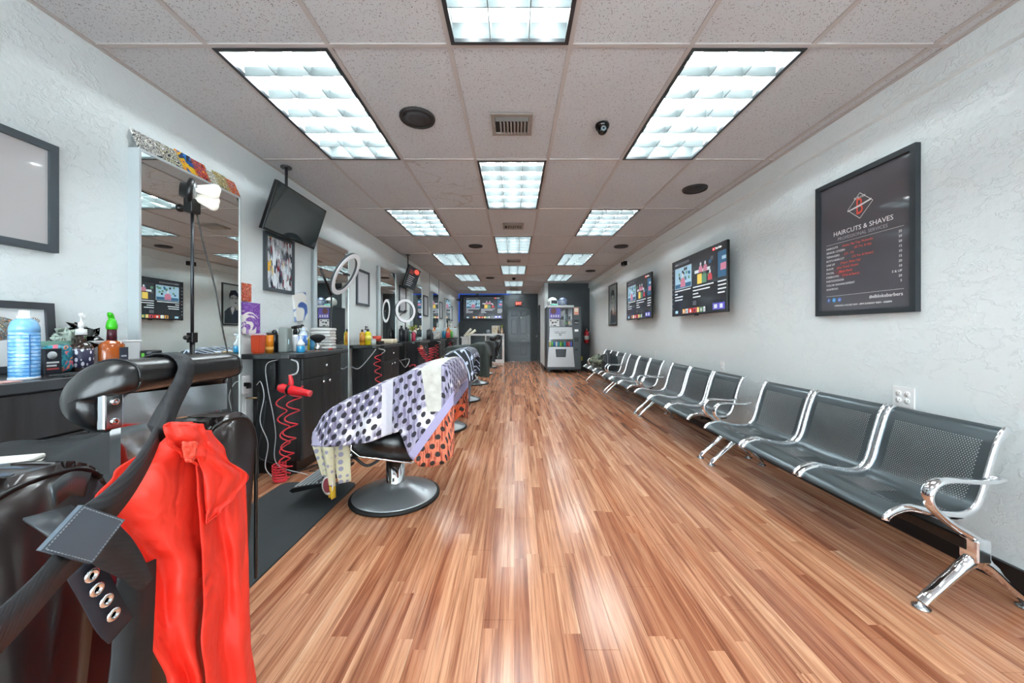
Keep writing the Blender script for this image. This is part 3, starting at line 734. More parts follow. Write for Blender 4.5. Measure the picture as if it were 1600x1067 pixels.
b = B(); prism(b, [(-.41, .72), (.24, .72), (.24, .93), (.1, .965), (-.09, .975), (-.28, .965), (-.41, .93)], -.066, -.06, 'xz'); obj('can_window', b, mat('#232b30', .1, coat=1), t)
for i, c in enumerate(('#e6e28a', '#4fae5a', '#2f6fb8', '#cfd8dc', '#3a9ab0', '#8ac84a', '#2a7a4a', '#3aa0c8', '#c84050', '#d05a6a', '#4a60b8')):
    part('can', mat(c, .35), t, lathe, [(.022, .735), (.024, .75), (.024, .84), (.018, .86), (0, .86)], (-.385+i*.058, -.078, 0), 12)
# goods and paper notices in the window
b = B(); bx(b, -.40, -.10, -.074, -.068, 1.50, 1.78); n1 = obj('purple_notice', b, mat('#6a62b8', .5), t)
b = B(); lathe(b, [(.08, 0), (.078, .002), (0, .002)], (-.29, -.0755, 1.70), 16, axis='y'); obj('notice_print', b, mat('#6e4a48', .5), t)
b = B(); 
for i in range(4): bx(b, -.37+i*.065, -.33+i*.065, -.0765, -.0745, 1.53, 1.60)
obj('notice_print', b, mat('#d8d4ec', .5), t)
b = B(); bx(b, -.40, -.13, -.074, -.068, 1.28, 1.48); n2 = obj('white_notice', b, mat('#e4e6e8', .5), t)
b = B()
for (x, z0, ww, hh) in ((-.38, 1.42, .03, .04), (-.34, 1.36, .05, .05), (-.27, 1.38, .07, .03), (-.20, 1.43, .04, .03), (-.30, 1.29, .08, .03), (-.36, 1.30, .03, .02)): bx(b, x, x+ww, -.0765, -.0745, z0, z0+hh)
obj('notice_print', b, mat('#40464c', .5), t)
for z0 in (1.32, 1.46, 1.60): part('shelf_coil', mat('#5a646a', .4), t, bx, -.09, .21, -.072, -.068, z0, z0+.008)
for i, c in enumerate(('#8a8f90', '#5a8a5a', '#b8b090', '#3a4a58', '#7a9aa0', '#444444')): part('snack_packet', mat(c, .4), t, rbx, -.07+(i % 3)*.09, -.01+(i % 3)*.09, -.075, -.069, 1.335+.14*(i//3), 1.42+.14*(i//3), .002, 1)
b = B(); 
for q in ((-.27, -.13, 1.125, 1.135), (-.10, .06, 1.125, 1.135), (-.25, -.11, 1.09, 1.10), (-.09, .03, 1.09, 1.10), (-.13, -.115, 1.02, 1.10), (-.095, -.08, 1.02, 1.10)): bx(b, q[0], q[1], -.0805, -.078, q[2], q[3])
obj('logo', b, mat('#343b40', .4), t)
b = B(); prism(b, [(-.24, .66), (.06, .66), (.04, .44), (-.22, .44)], -.092, -.084, 'xz'); obj('delivery_flap', b, mat('#272d31', .3), t)
b = B(); prism(b, [(-.20, .63), (.02, .63), (.015, .555), (-.195, .555)], -.095, -.092, 'xz'); prism(b, [(-.195, .545), (.015, .545), (.01, .47), (-.19, .47)], -.095, -.092, 'xz'); obj('flap_panel', b, mat('#39424a', .3), t)
part('price_card', mat('#e8a48c', .5), t, bx, .27, .40, -.066, -.06, 1.60, 1.80); part('price_print', mat('#f4ead8', .5), t, bx, .285, .385, -.0675, -.066, 1.68, 1.78)
part('keypad', mat('#20262a', .3), t, rbx, .28, .40, -.07, -.06, 1.33, 1.46, .004); part('key_label', mat('#c8d0d4', .4), t, bx, .29, .39, -.072, -.07, 1.37, 1.39)
part('card_reader', mat('#dfe4e6', .4, emit=.25), t, rbx, .29, .39, -.08, -.06, 1.14, 1.20, .006); part('bill_slot', mat('#30373c', .3), t, rbx, .28, .40, -.07, -.06, .86, .98, .004)
part('coin_return', mat('#30373c', .3), t, rbx, .29, .38, -.07, -.06, .62, .68, .004); part('lock', M_chrome, t, lathe, [(.012, -.06), (.012, -.068), (0, -.068)], (-.44, 0, .88), 10, axis='y')
for x in (-.42, .38):
    for y in (.0, .64): part('foot', mat('#30363a', .4), t, bx, x, x+.04, y, y+.04, 0, .10)
# helmets
def helmet(loc, label, c1, c2, c3, rot):
    t = thing('helmet', label, 'helmet', loc, rot)
    b = B(); bmesh.ops.create_uvsphere(b, u_segments=28, v_segments=18, radius=.15); b.transform(Matrix.Diagonal((.92, 1.08, .95, 1)))
    kill = [f for f in b.faces if f.calc_center_median().z < -.10 or (f.calc_center_median().y < -.09 and -.055 < f.calc_center_median().z < .055)]
    bmesh.ops.delete(b, geom=kill, context='FACES'); bmesh.ops.translate(b, verts=b.verts, vec=(0, 0, .105))
    o = obj('shell', b, mat(c1, .2, coat=1), t, thick=.012, smooth=True)
    b = B(); bmesh.ops.create_uvsphere(b, u_segments=24, v_segments=14, radius=.143); b.transform(Matrix.Diagonal((.92, 1.08, .95, 1)))
    bmesh.ops.delete(b, geom=[f for f in b.faces if f.calc_center_median().y > -.04 or abs(f.calc_center_median().z) > .075], context='FACES'); bmesh.ops.translate(b, verts=b.verts, vec=(0, 0, .105)); obj('visor', b, mat(c2, .08, coat=1), t, thick=.004, smooth=True)
    part('chin_guard', mat(c3, .3), t, tube, [(-.11, -.08, .03), (-.07, -.145, .025), (0, -.165, .025), (.07, -.145, .025), (.11, -.08, .03)], .022, 10, 3)
    return t
helmet((1.07, 10.3, 1.86), 'white and teal motorcycle helmet with dark visor, left one on top of the vending machine', '#dfe6e4', '#2b2f36', '#4fb8a4', .5)
helmet((1.36, 10.3, 1.86), 'blue grey motorcycle helmet with smoked visor, right one on top of the vending machine', '#5d6a86', '#8a93a4', '#3e4658', -.35)
# fire extinguisher
t = thing('fire_extinguisher', 'red fire extinguisher hung in the nook corner at the right wall', 'fire extinguisher', (2.10, 10.60, .80))
part('cylinder', mat('#c8202c', .25, coat=.5), t, lathe, [(.055, 0), (.07, .02), (.07, .28), (.055, .34), (.022, .37), (.022, .39), (0, .39)], n=22)
part('label_band', mat('#e8e2dc', .5), t, lathe, [(.071, .10), (.071, .22)], n=22)
part('valve', M_steel, t, lathe, [(.02, .385), (.02, .43), (0, .43)], n=12)
part('handle', M_black, t, tube, [(0, .02, .43), (0, -.05, .45), (0, -.10, .43)], .009, 8); part('hose', M_black, t, tube, [(0, -.02, .41), (-.07, -.03, .38), (-.085, -.03, .25), (-.08, -.03, .12)], .010, 8, 5)
part('gauge', mat('#e8e8e8', .3), t, lathe, [(.016, 0), (.016, -.012), (0, -.012)], (0, -.02, .41), 12, axis='y')
part('hook', M_steel, t, bx, -.02, .13, .05, .08, .30, .34)
t = thing('yellow_outlet', 'small yellow outlet plate low on the dark nook wall beside the vending machine', 'outlet', mtx=wallm('back', YN, 1.98, .34))
part('plate', mat('#d8c83a', .4), t, rbx, -.035, .035, -.06, .06, 0, .01, .003); part('socket', mat('#b0a228', .4), t, bx, -.015, .015, -.03, .03, .01, .013)

# ================================================================ WAITING BENCHES
k = N('perforated_steel', .28, .6); p = k.obj()
# hex pattern of punched holes in the (along seat, across seat) sheet; ucoord from UV
uv = k.n('ShaderNodeUVMap').outputs[0]; s = k.n('ShaderNodeSeparateXYZ', {0: uv}); u, v = s.outputs[0], s.outputs[1]
pitch = .0105
ru = k.math('DIVIDE', u, pitch); rv = k.math('DIVIDE', v, pitch*.866)
row = k.math('FLOOR', rv); sh = k.math('MULTIPLY', k.math('MODULO', k.math('ABSOLUTE', row), 2), .5)
fu = k.math('SUBTRACT', k.math('FRACT', k.math('ADD', ru, sh)), .5); fv = k.math('MULTIPLY', k.math('SUBTRACT', k.math('FRACT', rv), .5), .866)
d = k.math('SQRT', k.math('ADD', k.math('MULTIPLY', fu, fu), k.math('MULTIPLY', fv, fv)))
hole = k.math('LESS_THAN', d, .27)
# holes only within the inner zones of seat and back
def inside(val, a, c): return k.math('MULTIPLY', k.math('GREATER_THAN', val, a), k.math('LESS_THAN', val, c))
zone = k.math('MULTIPLY', inside(u, .045, .415), k.math('MAXIMUM', inside(v, .10, .34), inside(v, .42, .70)))
k.link(k.math('SUBTRACT', 1, k.math('MULTIPLY', hole, zone)), 'Alpha'); k.b.inputs['Base Color'].default_value = lin('#5a6468')
M_perf = k.m
prof = [(-.305, .330), (-.300, .345), (-.27, .366), (-.21, .384), (-.15, .374), (-.08, .358), (0, .350), (.055, .362), (.09, .395), (.115, .455), (.135, .53), (.155, .60), (.175, .66), (.20, .705), (.225, .722)]
profs = smoothpath([(a, 0, z) for a, z in prof], 3)
def make_bench():
    t = thing('waiting_bench', 'x', 'bench')
    sw, gap, n = .46, .044, 3
    x0 = -(n*sw+(n-1)*gap)/2
    acc = [0]
    for a, c in zip(profs, profs[1:]): acc.append(acc[-1]+(c-a).length)
    L = acc[-1]
    for i in range(n):
        y0 = x0+i*(sw+gap)
        b = B(); uvl = b.loops.layers.uv.new('UVMap'); nv = 6
        vs = [[b.verts.new((p.x, y0+sw*j/nv, p.z - .006*math.sin(PI*j/nv)*(1 if 6 < q < 22 else 0))) for j in range(nv+1)] for q, p in enumerate(profs)]
        for q in range(len(profs)-1):
            for j in range(nv):
                f = b.faces.new((vs[q][j], vs[q+1][j], vs[q+1][j+1], vs[q][j+1])); f.smooth = True
                for lp, (qq, jj) in zip(f.loops, ((q, j), (q+1, j), (q+1, j+1), (q, j+1))): lp[uvl].uv = (sw*jj/nv, acc[qq]/L*.78)
        o = obj('seat_shell', b, M_perf, t)
        for y in (y0-.004, y0+sw+.004):
            part('side_frame', M_chrome, t, tube, [(p.x, y, p.z) for p in profs], .017, 10, 0, flat=.010, side=(0, 1, 0))
    part('beam', M_black, t, rbx, -.035, .035, -.80, .80, .235, .285, .008)
    for i in range(n):
        y0 = x0+i*(sw+gap)+sw/2
        part('seat_bracket', M_black, t, rbx, -.10, .10, y0-.05, y0+.05, .285, .335, .006)
    for y in (-.80, .80):
        part('leg_frame', M_chrome, t, tube, [(-.222, y, .022), (-.20, y, .045), (-.13, y, .105), (-.06, y, .165), (-.02, y, .195), (0, y, .200), (.02, y, .195), (.06, y, .165), (.12, y, .105), (.19, y, .045), (.21, y, .022)], [.013, .015, .018, .024, .030, .034, .030, .024, .018, .015, .013], 12, 4, flat=.024, side=(0, 1, 0))
        part('post', M_chrome, t, rbx, -.032, .032, y-.032, y+.032, .195, .295, .010)
        for x in (-.222, .21): part('foot', M_steel, t, lathe, [(.028, 0), (.030, .006), (.012, .012), (.010, .026), (0, .026)], (x, y, 0), 16)
        part('armrest', M_chrome, t, tube, [(0, y, .285), (-.03, y, .305), (-.09, y, .34), (-.15, y, .385), (-.19, y, .43), (-.195, y, .475), (-.165, y, .515), (-.11, y, .528), (-.03, y, .524), (.05, y, .520), (.11, y, .535)], [.019, .017, .014, .013, .013, .014, .013, .011, .011, .010, .006], 12, 5, flat=.024, side=(0, 1, 0))
    return t
bl = ['perforated steel waiting bench nearest the camera along the right wall', 'second perforated steel waiting bench from the camera', 'third perforated steel waiting bench from the camera', 'farthest perforated steel waiting bench, with a jacket and a backpack on it']
bench = make_bench()
for i in range(4):
    t = bench if i == 0 else copy_tree(bench)
    t.location = (1.90, 2.30+1.78*i, 0); t['label'] = bl[i]; t['group'] = 'waiting benches on the right wall'
# backpack
t = thing('backpack', 'dark grey backpack resting on the farthest waiting bench', 'backpack', (1.86, 7.05, .375), .0)
def blob(b, c, r, e=2.6, n=20, mr=14, nz=0, sd=0):
    """superellipsoid"""
    def sp(v, p): return math.copysign(abs(v)**p, v)
    rings = []
    for i in range(mr+1):
        th = -PI/2+PI*i/mr
        rings.append([Vector((c[0]+r[0]*sp(math.cos(th), 2/e)*sp(math.cos(2*PI*j/n), 2/e), c[1]+r[1]*sp(math.cos(th), 2/e)*sp(math.sin(2*PI*j/n), 2/e), c[2]+r[2]*sp(math.sin(th), 2/e)))
                      + (noise.noise_vector(Vector((i*.6+sd, 3*math.cos(2*PI*j/n), 3*math.sin(2*PI*j/n))))*nz if nz else Vector((0, 0, 0))) for j in range(n)])
    loft(b, rings)
M_pack = fabric('#30363a', '#434b50')
part('bag_body', M_pack, t, blob, (0, 0, .17), (.12, .20, .17), 3.2, nz=.006, sub=1)
part('front_pocket', fabric('#1c2022', '#2a2f32'), t, blob, (-.11, 0, .11), (.05, .16, .10), 3, nz=.004, sub=1)
part('piping', mat('#7b8488', .5), t, tube, [(-.09, -.18, .06), (-.10, -.185, .2), (-.09, -.14, .31), (-.09, 0, .335), (-.09, .14, .31), (-.10, .185, .2), (-.09, .18, .06)], .006, 8, 5)
part('shoulder_strap', M_black, t, tube, [(.0, -.1, .33), (-.05, -.17, .34), (-.06, -.25, .2), (-.03, -.24, .05), (.02, -.2, .02)], .008, 8, 5, flat=.02, side=(0, 1, 0))
k = N('camouflage', .9); f = k.noise(k.obj(), 11, 3, .5, 1); k.col(k.ramp(f, [(0, '#2a302a'), (.42, '#6a7464'), (.5, '#98a08c'), (.57, '#3a4238'), (.66, '#c0c6b8')], 'CONSTANT')); M_camo = k.m
t = thing('camouflage_jacket', 'crumpled green camouflage jacket lying at the far end of the farthest bench', 'jacket', (1.86, 7.95, .37))
part('body', M_camo, t, blob, (0.03, 0, .12), (.17, .30, .115), 2.2, nz=.035, sub=1)
part('sleeve', M_camo, t, tube, [(.05, .15, .22), (-.08, .20, .17), (-.16, .22, .06)], [.06, .055, .045], 12, 5)
part('hood', fabric('#202622', '#39423a'), t, blob, (.08, -.12, .20), (.10, .14, .08), 2.2, nz=.02, sub=1)

# ================================================================ FLOOR MAT
b = B(); P = []
for cx, cy, a0 in ((-1.235, 2.67, 0), (-1.67, 2.67, PI/2), (-1.67, .5, PI), (-1.235, .5, 1.5*PI)):
    for i in range(5): P.append((cx+.06*math.cos(a0+i*PI/8), cy+.06*math.sin(a0+i*PI/8)))
prism(b, P, .0005, .010, 'xy')
tag(obj('anti_fatigue_mat', b, fabric('#2b2f31', '#363b3d', .8, 200)), 'dark grey anti fatigue floor mat under the nearest barber chair', 'mat')

# ================================================================ BARBER CHAIRS
M_pad = M_vinyl
def base_parts(t, lift=0):
    part('base_rim', M_rubber, t, lathe, [(.29, 0), (.300, .004), (.300, .018), (.285, .026), (.27, .02)], n=48)
    part('base', mat('#b4babe', .3, .75), t, lathe, [(.290, .018), (.275, .030), (.20, .052), (.12, .080), (.080, .098), (.078, .11), (0, .11)], n=48)
    part('column', M_chrome, t, lathe, [(.064, .10), (.066, .11), (.062, .115), (.062, .34), (0, .34)], n=28)
    part('pump_lever', M_black, t, tube, [(-.05, -.04, .30), (-.16, -.08, .24), (-.24, -.10, .30), (-.30, -.10, .30)], .010, 8, 5)
def make_chair(headrest=True, backz=.90, chrome_sides=True):
    t = thing('barber_chair', 'x', 'barber chair')
    base_parts(t)
    part('seat_frame', M_black, t, rbx, -.22, .22, -.20, .20, .33, .40, .02)
    part('seat', M_pad, t, rbx, -.30, .22, -.235, .235, .39, .50, .035, 4, smooth=True)
    b = B(); prism(b, [(.16, .46), (.26, .44), (.40, backz-.02), (.38, backz), (.33, backz)], -.25, .25, 'xz'); bmesh.ops.bevel(b, geom=b.edges[:], offset=.02, segments=3, affect='EDGES')
    obj('backrest', b, M_pad, t, smooth=True)
    for s in (-1, 1):
        y = s*.28
        b = B(); prism(b, [(-.16, .545), (.20, .56), (.26, .40), (.20, .34), (-.12, .38), (-.17, .42)], y-.022, y+.022, 'xz'); bmesh.ops.bevel(b, geom=b.edges[:], offset=.012, segments=2, affect='EDGES')
        sp = obj('side_panel', b, M_pad, t, smooth=True)
        part('trim', M_chrome, sp, tube, [(-.16, y+s*.022, .548), (-.175, y+s*.022, .42), (-.12, y+s*.022, .377), (.20, y+s*.022, .337), (.262, y+s*.022, .40), (.205, y+s*.022, .563), (-.16, y+s*.022, .548)], .006, 6)
        part('armrest', M_pad, t, rbx, -.24, .22, y-.035, y+.035, .585, .635, .02, 3, smooth=True)
        part('arm_support', M_chrome, t, tube, [(-.19, y, .59), (-.20, y, .50), (-.13, y, .46)], .013, 8, 4); part('arm_support', M_chrome, t, tube, [(.16, y, .59), (.17, y, .50)], .013, 8)
    part('leg_rest', M_pad, t, prism, [(-.30, .42), (-.27, .44), (-.36, .22), (-.40, .23)], -.18, .18, 'xz')
    for s in (-1, 1): part('footrest_bar', M_steel, t, tube, [(-.20, s*.15, .38), (-.38, s*.15, .20), (-.46, s*.15, .15)], .012, 8)
    b = B(); prism(b, [(-.62, .118), (-.60, .105), (-.37, .155), (-.37, .172), (-.60, .135)], -.19, .19, 'xz'); fr = obj('footrest', b, M_black, t)
    for i in range(8):
        x = -.595+i*.027; z = .136+(x+.60)*.161
        part('tread', mat('#aab0b4', .4), fr, bx, x, x+.012, -.175, .175, z, z+.005)
    if headrest:
        part('headrest_post', M_chrome, t, bx, .375, .385, -.05, .05, backz-.12, backz+.08)
        part('headrest', M_pad, t, blob, (.365, 0, backz+.10), (.055, .14, .065), 3, smooth=True)
    return t
CX = -.865
CY = [2.52, 4.30, 6.05, 7.95, 9.75, 11.6]
clab = ['black barber chair with chrome base under the purple dotted cape, second from the camera', 'third barber chair from the camera, under the cape printed with gold and white chains', 'fourth barber chair from the camera, under a plain dark cape',
        'fifth barber chair from the camera', 'sixth barber chair from the camera', 'farthest black barber chair with its headrest raised']
c1 = make_chair(False, .88); c2 = make_chair(True, .88)
for i, y in enumerate(CY):
    t = (c1 if i == 0 else copy_tree(c1)) if i < 3 else (c2 if i == 3 else copy_tree(c2))
    t.location = (CX + (.04 if i == 0 else 0), y, 0); t['label'] = clab[i]; t['group'] = 'row of barber chairs facing the left wall'
    if i >= 3: t.rotation_euler.z = (.15, -.1, .45)[i-3]
# --- capes
def cape(name, label, loc, top, hemn, hemf, m, y0=-.34, y1=.34, x0=None, x1=None, folds=9, amp=.014, seed=0, nu=60, rot=0, parent=None, flare=.06, thick=.003):
    x0 = top[0][0] if x0 is None else x0; x1 = top[-1][0] if x1 is None else x1
    def fn(u, v):
        x = x0+(x1-x0)*u; T = lerp(top, x); hn = lerp(hemn, x); hf = lerp(hemf, x)
        nz = noise.noise(Vector((x*5, v*4, seed)))*.012
        if v < .42:
            q = 1-v/.42; z = T-.025-(T-.025-hn)*q; dep = min(1, (T-z)/.2)
            y = y0-flare*q*(T-hn) + amp*dep*math.sin(x*folds*2*PI+2*math.sin(x*9+seed)) + nz
            return Vector((x+nz*.5, y, z))
        if v > .58:
            q = (v-.58)/.42; z = T-.025-(T-.025-hf)*q; dep = min(1, (T-z)/.2)
            y = y1+flare*q*(T-hf) + amp*dep*math.sin(x*folds*2*PI+seed) + nz
            return Vector((x, y, z))
        q = (v-.42)/.16; yy = y0+(y1-y0)*q
        return Vector((x, yy, T-.025+.025*math.sin(PI*q)-.012*math.sin(PI*q)*(1+math.sin(x*23+seed))*.5+nz*.6))
    b = B(); sheet(b, fn, nu, 50); b.verts.ensure_lookup_table(); uvl = b.loops.layers.uv.new('UVMap'); ar = [0]
    for i in range(nu):
        xa, xb = x0+(x1-x0)*i/nu, x0+(x1-x0)*(i+1)/nu; ar.append(ar[-1]+math.hypot(xb-xa, lerp(top, xb)-lerp(top, xa)))
    uvs = {}
    for i in range(nu+1):
        T_ = lerp(top, x0+(x1-x0)*i/nu)
        for j in range(51):
            v = b.verts[i*51+j]; w_ = (y1-y0)/2; mid = (y0+y1)/2
            cy = (v.co.y-mid) if .42 < j/50 < .58 else (-(w_+T_-v.co.z) if j < 25 else (w_+T_-v.co.z)); uvs[v.index if v.index >= 0 else i*51+j] = (ar[i], cy)
    b.verts.index_update()
    uvs = {i*51+j: uvs[i*51+j] for i in range(nu+1) for j in range(51)} if all((i*51+j) in uvs for i in range(nu+1) for j in range(51)) else uvs
    for f in b.faces:
        for lp in f.loops: lp[uvl].uv = uvs[lp.vert.index]
    o = obj(name, b, m, parent, loc=loc, thick=thick)
    if label: tag(o, label, 'cape'); o.rotation_euler.z = rot
    return o
def dots_mat():
    k = N('dotted_cape_print', .7); p = k.obj(); s = k.n('ShaderNodeSeparateXYZ', {0: p}); x, y, z = s.outputs
    q = k.n('ShaderNodeUVMap').outputs[0]
    q = k.n('ShaderNodeVectorMath', {0: q, 1: k.n('ShaderNodeVectorMath', {0: k.n('ShaderNodeTexNoise', {'Vector': p, 'Scale': 9.0}).outputs['Color'], 1: (.022, .022, 0)}, operation='MULTIPLY').outputs[0]}, operation='ADD').outputs[0]
    g = .058
    def dot(off, r, gg=g):
        qq = k.map(q, (1/gg, 1/gg/.866, 1), (0, 0, 0), off); ss = k.n('ShaderNodeSeparateXYZ', {0: qq})
        row = k.math('FLOOR', ss.outputs[1]); sh = k.math('MULTIPLY', k.math('MODULO', k.math('ABSOLUTE', row), 2), .5)
        fu = k.math('SUBTRACT', k.math('FRACT', k.math('ADD', ss.outputs[0], sh)), .5); fv = k.math('MULTIPLY', k.math('SUBTRACT', k.math('FRACT', ss.outputs[1]), .5), .866)
        d = k.math('SQRT', k.math('ADD', k.math('MULTIPLY', fu, fu), k.math('MULTIPLY', fv, fv))); return k.math('LESS_THAN', d, r)
    big = dot((0, 0, 0), .27); sm = dot((.33, .4, 0), .15)
    str_ = k.noise(k.map(p, (90, 90, 9)), 1, 2); blot = k.noise(p, 7, 2, .5)
    base = k.mix(k.ramp(str_, [(.4, 0.), (.6, 1.)]), '#78728f', '#aaa6bc'); base = k.mix(k.ramp(blot, [(.56, 0.), (.64, 1.)]), base, '#eceaf0')
    base2 = k.mix(k.ramp(str_, [(.45, 0.), (.5, 1.)]), '#a8452c', '#d67a5c')
    # lower back corner is the orange field, a plain lavender band divides it
    f = k.math('ADD', k.math('MULTIPLY', k.math('SUBTRACT', x, .20), 1.4), k.math('SUBTRACT', .50, z))
    inb = k.math('GREATER_THAN', f, .08); ino = k.math('GREATER_THAN', f, .16)
    b2 = k.math('GREATER_THAN', x, .14); ino = k.math('MULTIPLY', ino, b2); inb = k.math('MULTIPLY', inb, b2)
    left = k.math('LESS_THAN', k.math('ADD', x, k.math('MULTIPLY', z, .6)), -.045)
    c = k.mix(big, base, '#2a2833'); zone = k.math('MULTIPLY', k.math('LESS_THAN', x, .03), sm); c = k.mix(zone, c, '#f0eef4')
    c = k.mix(k.math('LESS_THAN', k.math('ABSOLUTE', k.math('SUBTRACT', x, .06)), .035), c, '#d2d0da')
    pale = k.math('MULTIPLY', k.math('GREATER_THAN', k.math('ADD', x, k.math('MULTIPLY', z, .15)), .40), k.math('MULTIPLY', k.math('GREATER_THAN', z, .66), k.math('LESS_THAN', x, .385)))
    c = k.mix(pale, c, k.mix(k.noise(p, 25, 3), '#aaa89e', '#dcdcd4'))
    c = k.mix(inb, c, '#a9a4c8'); c = k.mix(ino, c, k.mix(big, base2, '#2c2422'))
    c = k.mix(left, c, '#b9b4d0')
    k.col(c); k.bump(k.noise(p, 14, 4), .35, .02); return k.m
M_dots = dots_mat()
L2 = (CX+.04, 2.52, 0)
dots = cape('barber_cape', 'lavender barber cape with black dots and an orange lower corner, draped over the second chair', L2,
     [(-.39, .555), (-.36, .60), (-.33, .66), (-.27, .71), (-.20, .74), (0, .83), (.18, .915), (.30, .955), (.37, .965), (.41, .955), (.44, .90), (.46, .78)],
     [(-.39, .46), (-.30, .455), (-.15, .46), (0, .495), (.14, .55), (.155, .52), (.20, .40), (.26, .34), (.33, .335), (.40, .35), (.46, .40)],
     [(-.39, .46), (.2, .5), (.46, .45)], M_dots, y0=-.335, y1=.335, folds=3.5, amp=.018, nu=90)
# hanging front flap of the cape
k = N('cape_lining_print', .7); p = k.obj(); s = k.n('ShaderNodeSeparateXYZ', {0: p}); v = k.n('ShaderNodeTexVoronoi', {'Vector': p, 'Scale': 24, 'Randomness': .25}).outputs['Distance']
dd = k.ramp(v, [(.34, 1.), (.38, 0.)]); lowz = k.math('LESS_THAN', k.math('ADD', s.outputs[2], k.math('MULTIPLY', s.outputs[0], .9)), -.035)
k.col(k.mix(lowz, k.mix(dd, '#d8d4b4', '#9a9ab0'), k.mix(dd, '#d8b22c', '#26221c'))); M_lining = k.m
b = B()
def flapf(u, v):
    zt = .455; zb = .13; xl = -.385+.085*v
    x = xl+(.125*(1-v)+.035*v)*u; return Vector((x, -.345+.02*math.sin(u*7)+.03*v, zt+(zb-zt)*v))
sheet(b, flapf, 10, 16); o = obj('hanging_corner', b, M_lining, dots, thick=.003)
b = B(); sheet(b, lambda u, v: Vector((-.30+.05*v+(.10-.04*v)*u, -.30+.04*u, .45-.24*v)), 8, 10); obj('hanging_corner', b, M_lining, dots, thick=.003)
b = B(); lathe(b, [(.045, 0), (.043, -.002), (0, -.002)], (-.30, -.335, .215), 20, axis='y', sx=.6); obj('print_badge', b, mat('#8a3a44', .6), dots)
b = B(); lathe(b, [(.060, 0), (.045, -.001)], (-.30, -.3335, .215), 20, axis='y', sx=.6); obj('print_badge', b, mat('#e8e4e0', .6), dots)
# chain cape
k = N('chain_print', .7); p = k.obj(); s = k.n('ShaderNodeSeparateXYZ', {0: p})
q = k.n('ShaderNodeUVMap').outputs[0]
dist = k.n('ShaderNodeVectorMath', {0: q, 1: (.1, -.75, 0)}, operation='DISTANCE').outputs['Value']
fr = k.math('FRACT', k.math('MULTIPLY', dist, 13)); line = k.math('LESS_THAN', k.math('ABSOLUTE', k.math('SUBTRACT', fr, .5)), .10)
ang = k.math('ARCTAN2', k.math('SUBTRACT', s.outputs[2], .25), k.math('ADD', s.outputs[0], .15)); seg = k.math('LESS_THAN', k.math('ABSOLUTE', k.math('SUBTRACT', k.math('FRACT', k.math('ADD', k.math('MULTIPLY', ang, 3), k.math('MULTIPLY', k.math('FLOOR', k.math('MULTIPLY', dist, 13)), .5))), .5)), .06)
ll = k.math('MAXIMUM', line, seg); ed = k.n('ShaderNodeTexVoronoi', {'Vector': p, 'Scale': 13}, feature='DISTANCE_TO_EDGE').outputs['Distance']
gold = k.math('MULTIPLY', k.ramp(ed, [(.05, 1.), (.07, 0.)]), k.math('LESS_THAN', s.outputs[0], .12))
c = k.mix(ll, '#232a34', '#c9d4ea'); c = k.mix(k.math('LESS_THAN', s.outputs[0], .10), c, '#2a3038'); c = k.mix(gold, c, '#d8b03a'); k.col(c); M_chain = k.m
ch = cape('barber_cape', 'navy barber cape with gold and white chain print over the third chair', (CX, 4.30, 0),
     [(-.15, .74), (-.05, .80), (.10, .90), (.22, .955), (.32, .965), (.38, .945), (.42, .86)], [(-.15, .70), (-.05, .66), (.05, .60), (.2, .60), (.36, .60), (.42, .62)], [(-.15, .66), (.42, .6)], M_chain, y0=-.335, y1=.335, folds=3, amp=.008, seed=2)
b = B(); sheet(b, lambda u, v: Vector((.16+.24*u*(1-v*.55)+.10*v, -.33-.02*math.sin(u*5), .62-.27*v*(.3+.7*u))), 12, 12); obj('hanging_corner', b, fabric('#4c4e5a', '#6a6c78'), ch, thick=.003)
cape('barber_cape', 'plain dark green grey barber cape hanging over the fourth chair', (CX, 6.05, 0),
     [(-.22, .90), (-.12, .925), (.0, .92), (.10, .93), (.25, .965), (.38, .96), (.43, .90), (.47, .75)], [(-.22, .80), (-.10, .64), (.02, .60), (.10, .60), (.2, .50), (.34, .43), (.47, .42)], [(-.22, .7), (.47, .5)], fabric('#2a3230', '#38423f', .8), y0=-.335, y1=.335, folds=8, amp=.025, seed=4)
cape('barber_cape', 'dark charcoal barber cape over the fifth chair', (CX, 7.95, 0),
     [(.05, .78), (.2, .93), (.33, .965), (.42, .93), (.46, .8)], [(.05, .60), (.46, .5)], [(.05, .6), (.46, .5)], fabric('#24282a', '#3a4042', .8), y0=-.335, y1=.335, folds=6, amp=.02, seed=6)
# second cape behind the dotted one: orange tail and pale loops on the back of the third chair
k = N('orange_dots', .7); v = k.n('ShaderNodeTexVoronoi', {'Vector': k.obj(), 'Scale': 20, 'Randomness': .3}).outputs['Distance']; k.col(k.mix(k.ramp(v, [(.33, 1.), (.38, 0.)]), '#c45430', '#2a2220')); M_or = k.m
b = B()
sheet(b, lambda u, v: Vector((.24+.24*u-.06*v*(1-u), -.42+.18*u+.02*math.sin(u*14+v*3), .64-.25*v*(.55+.45*math.sin(u*3+1)))), 24, 14)
tag(obj('barber_cape', b, M_or, None, loc=(CX+.04, 2.75, 0), thick=.004), 'orange and black dotted cape tail hanging behind the back of the second chair', 'cape')
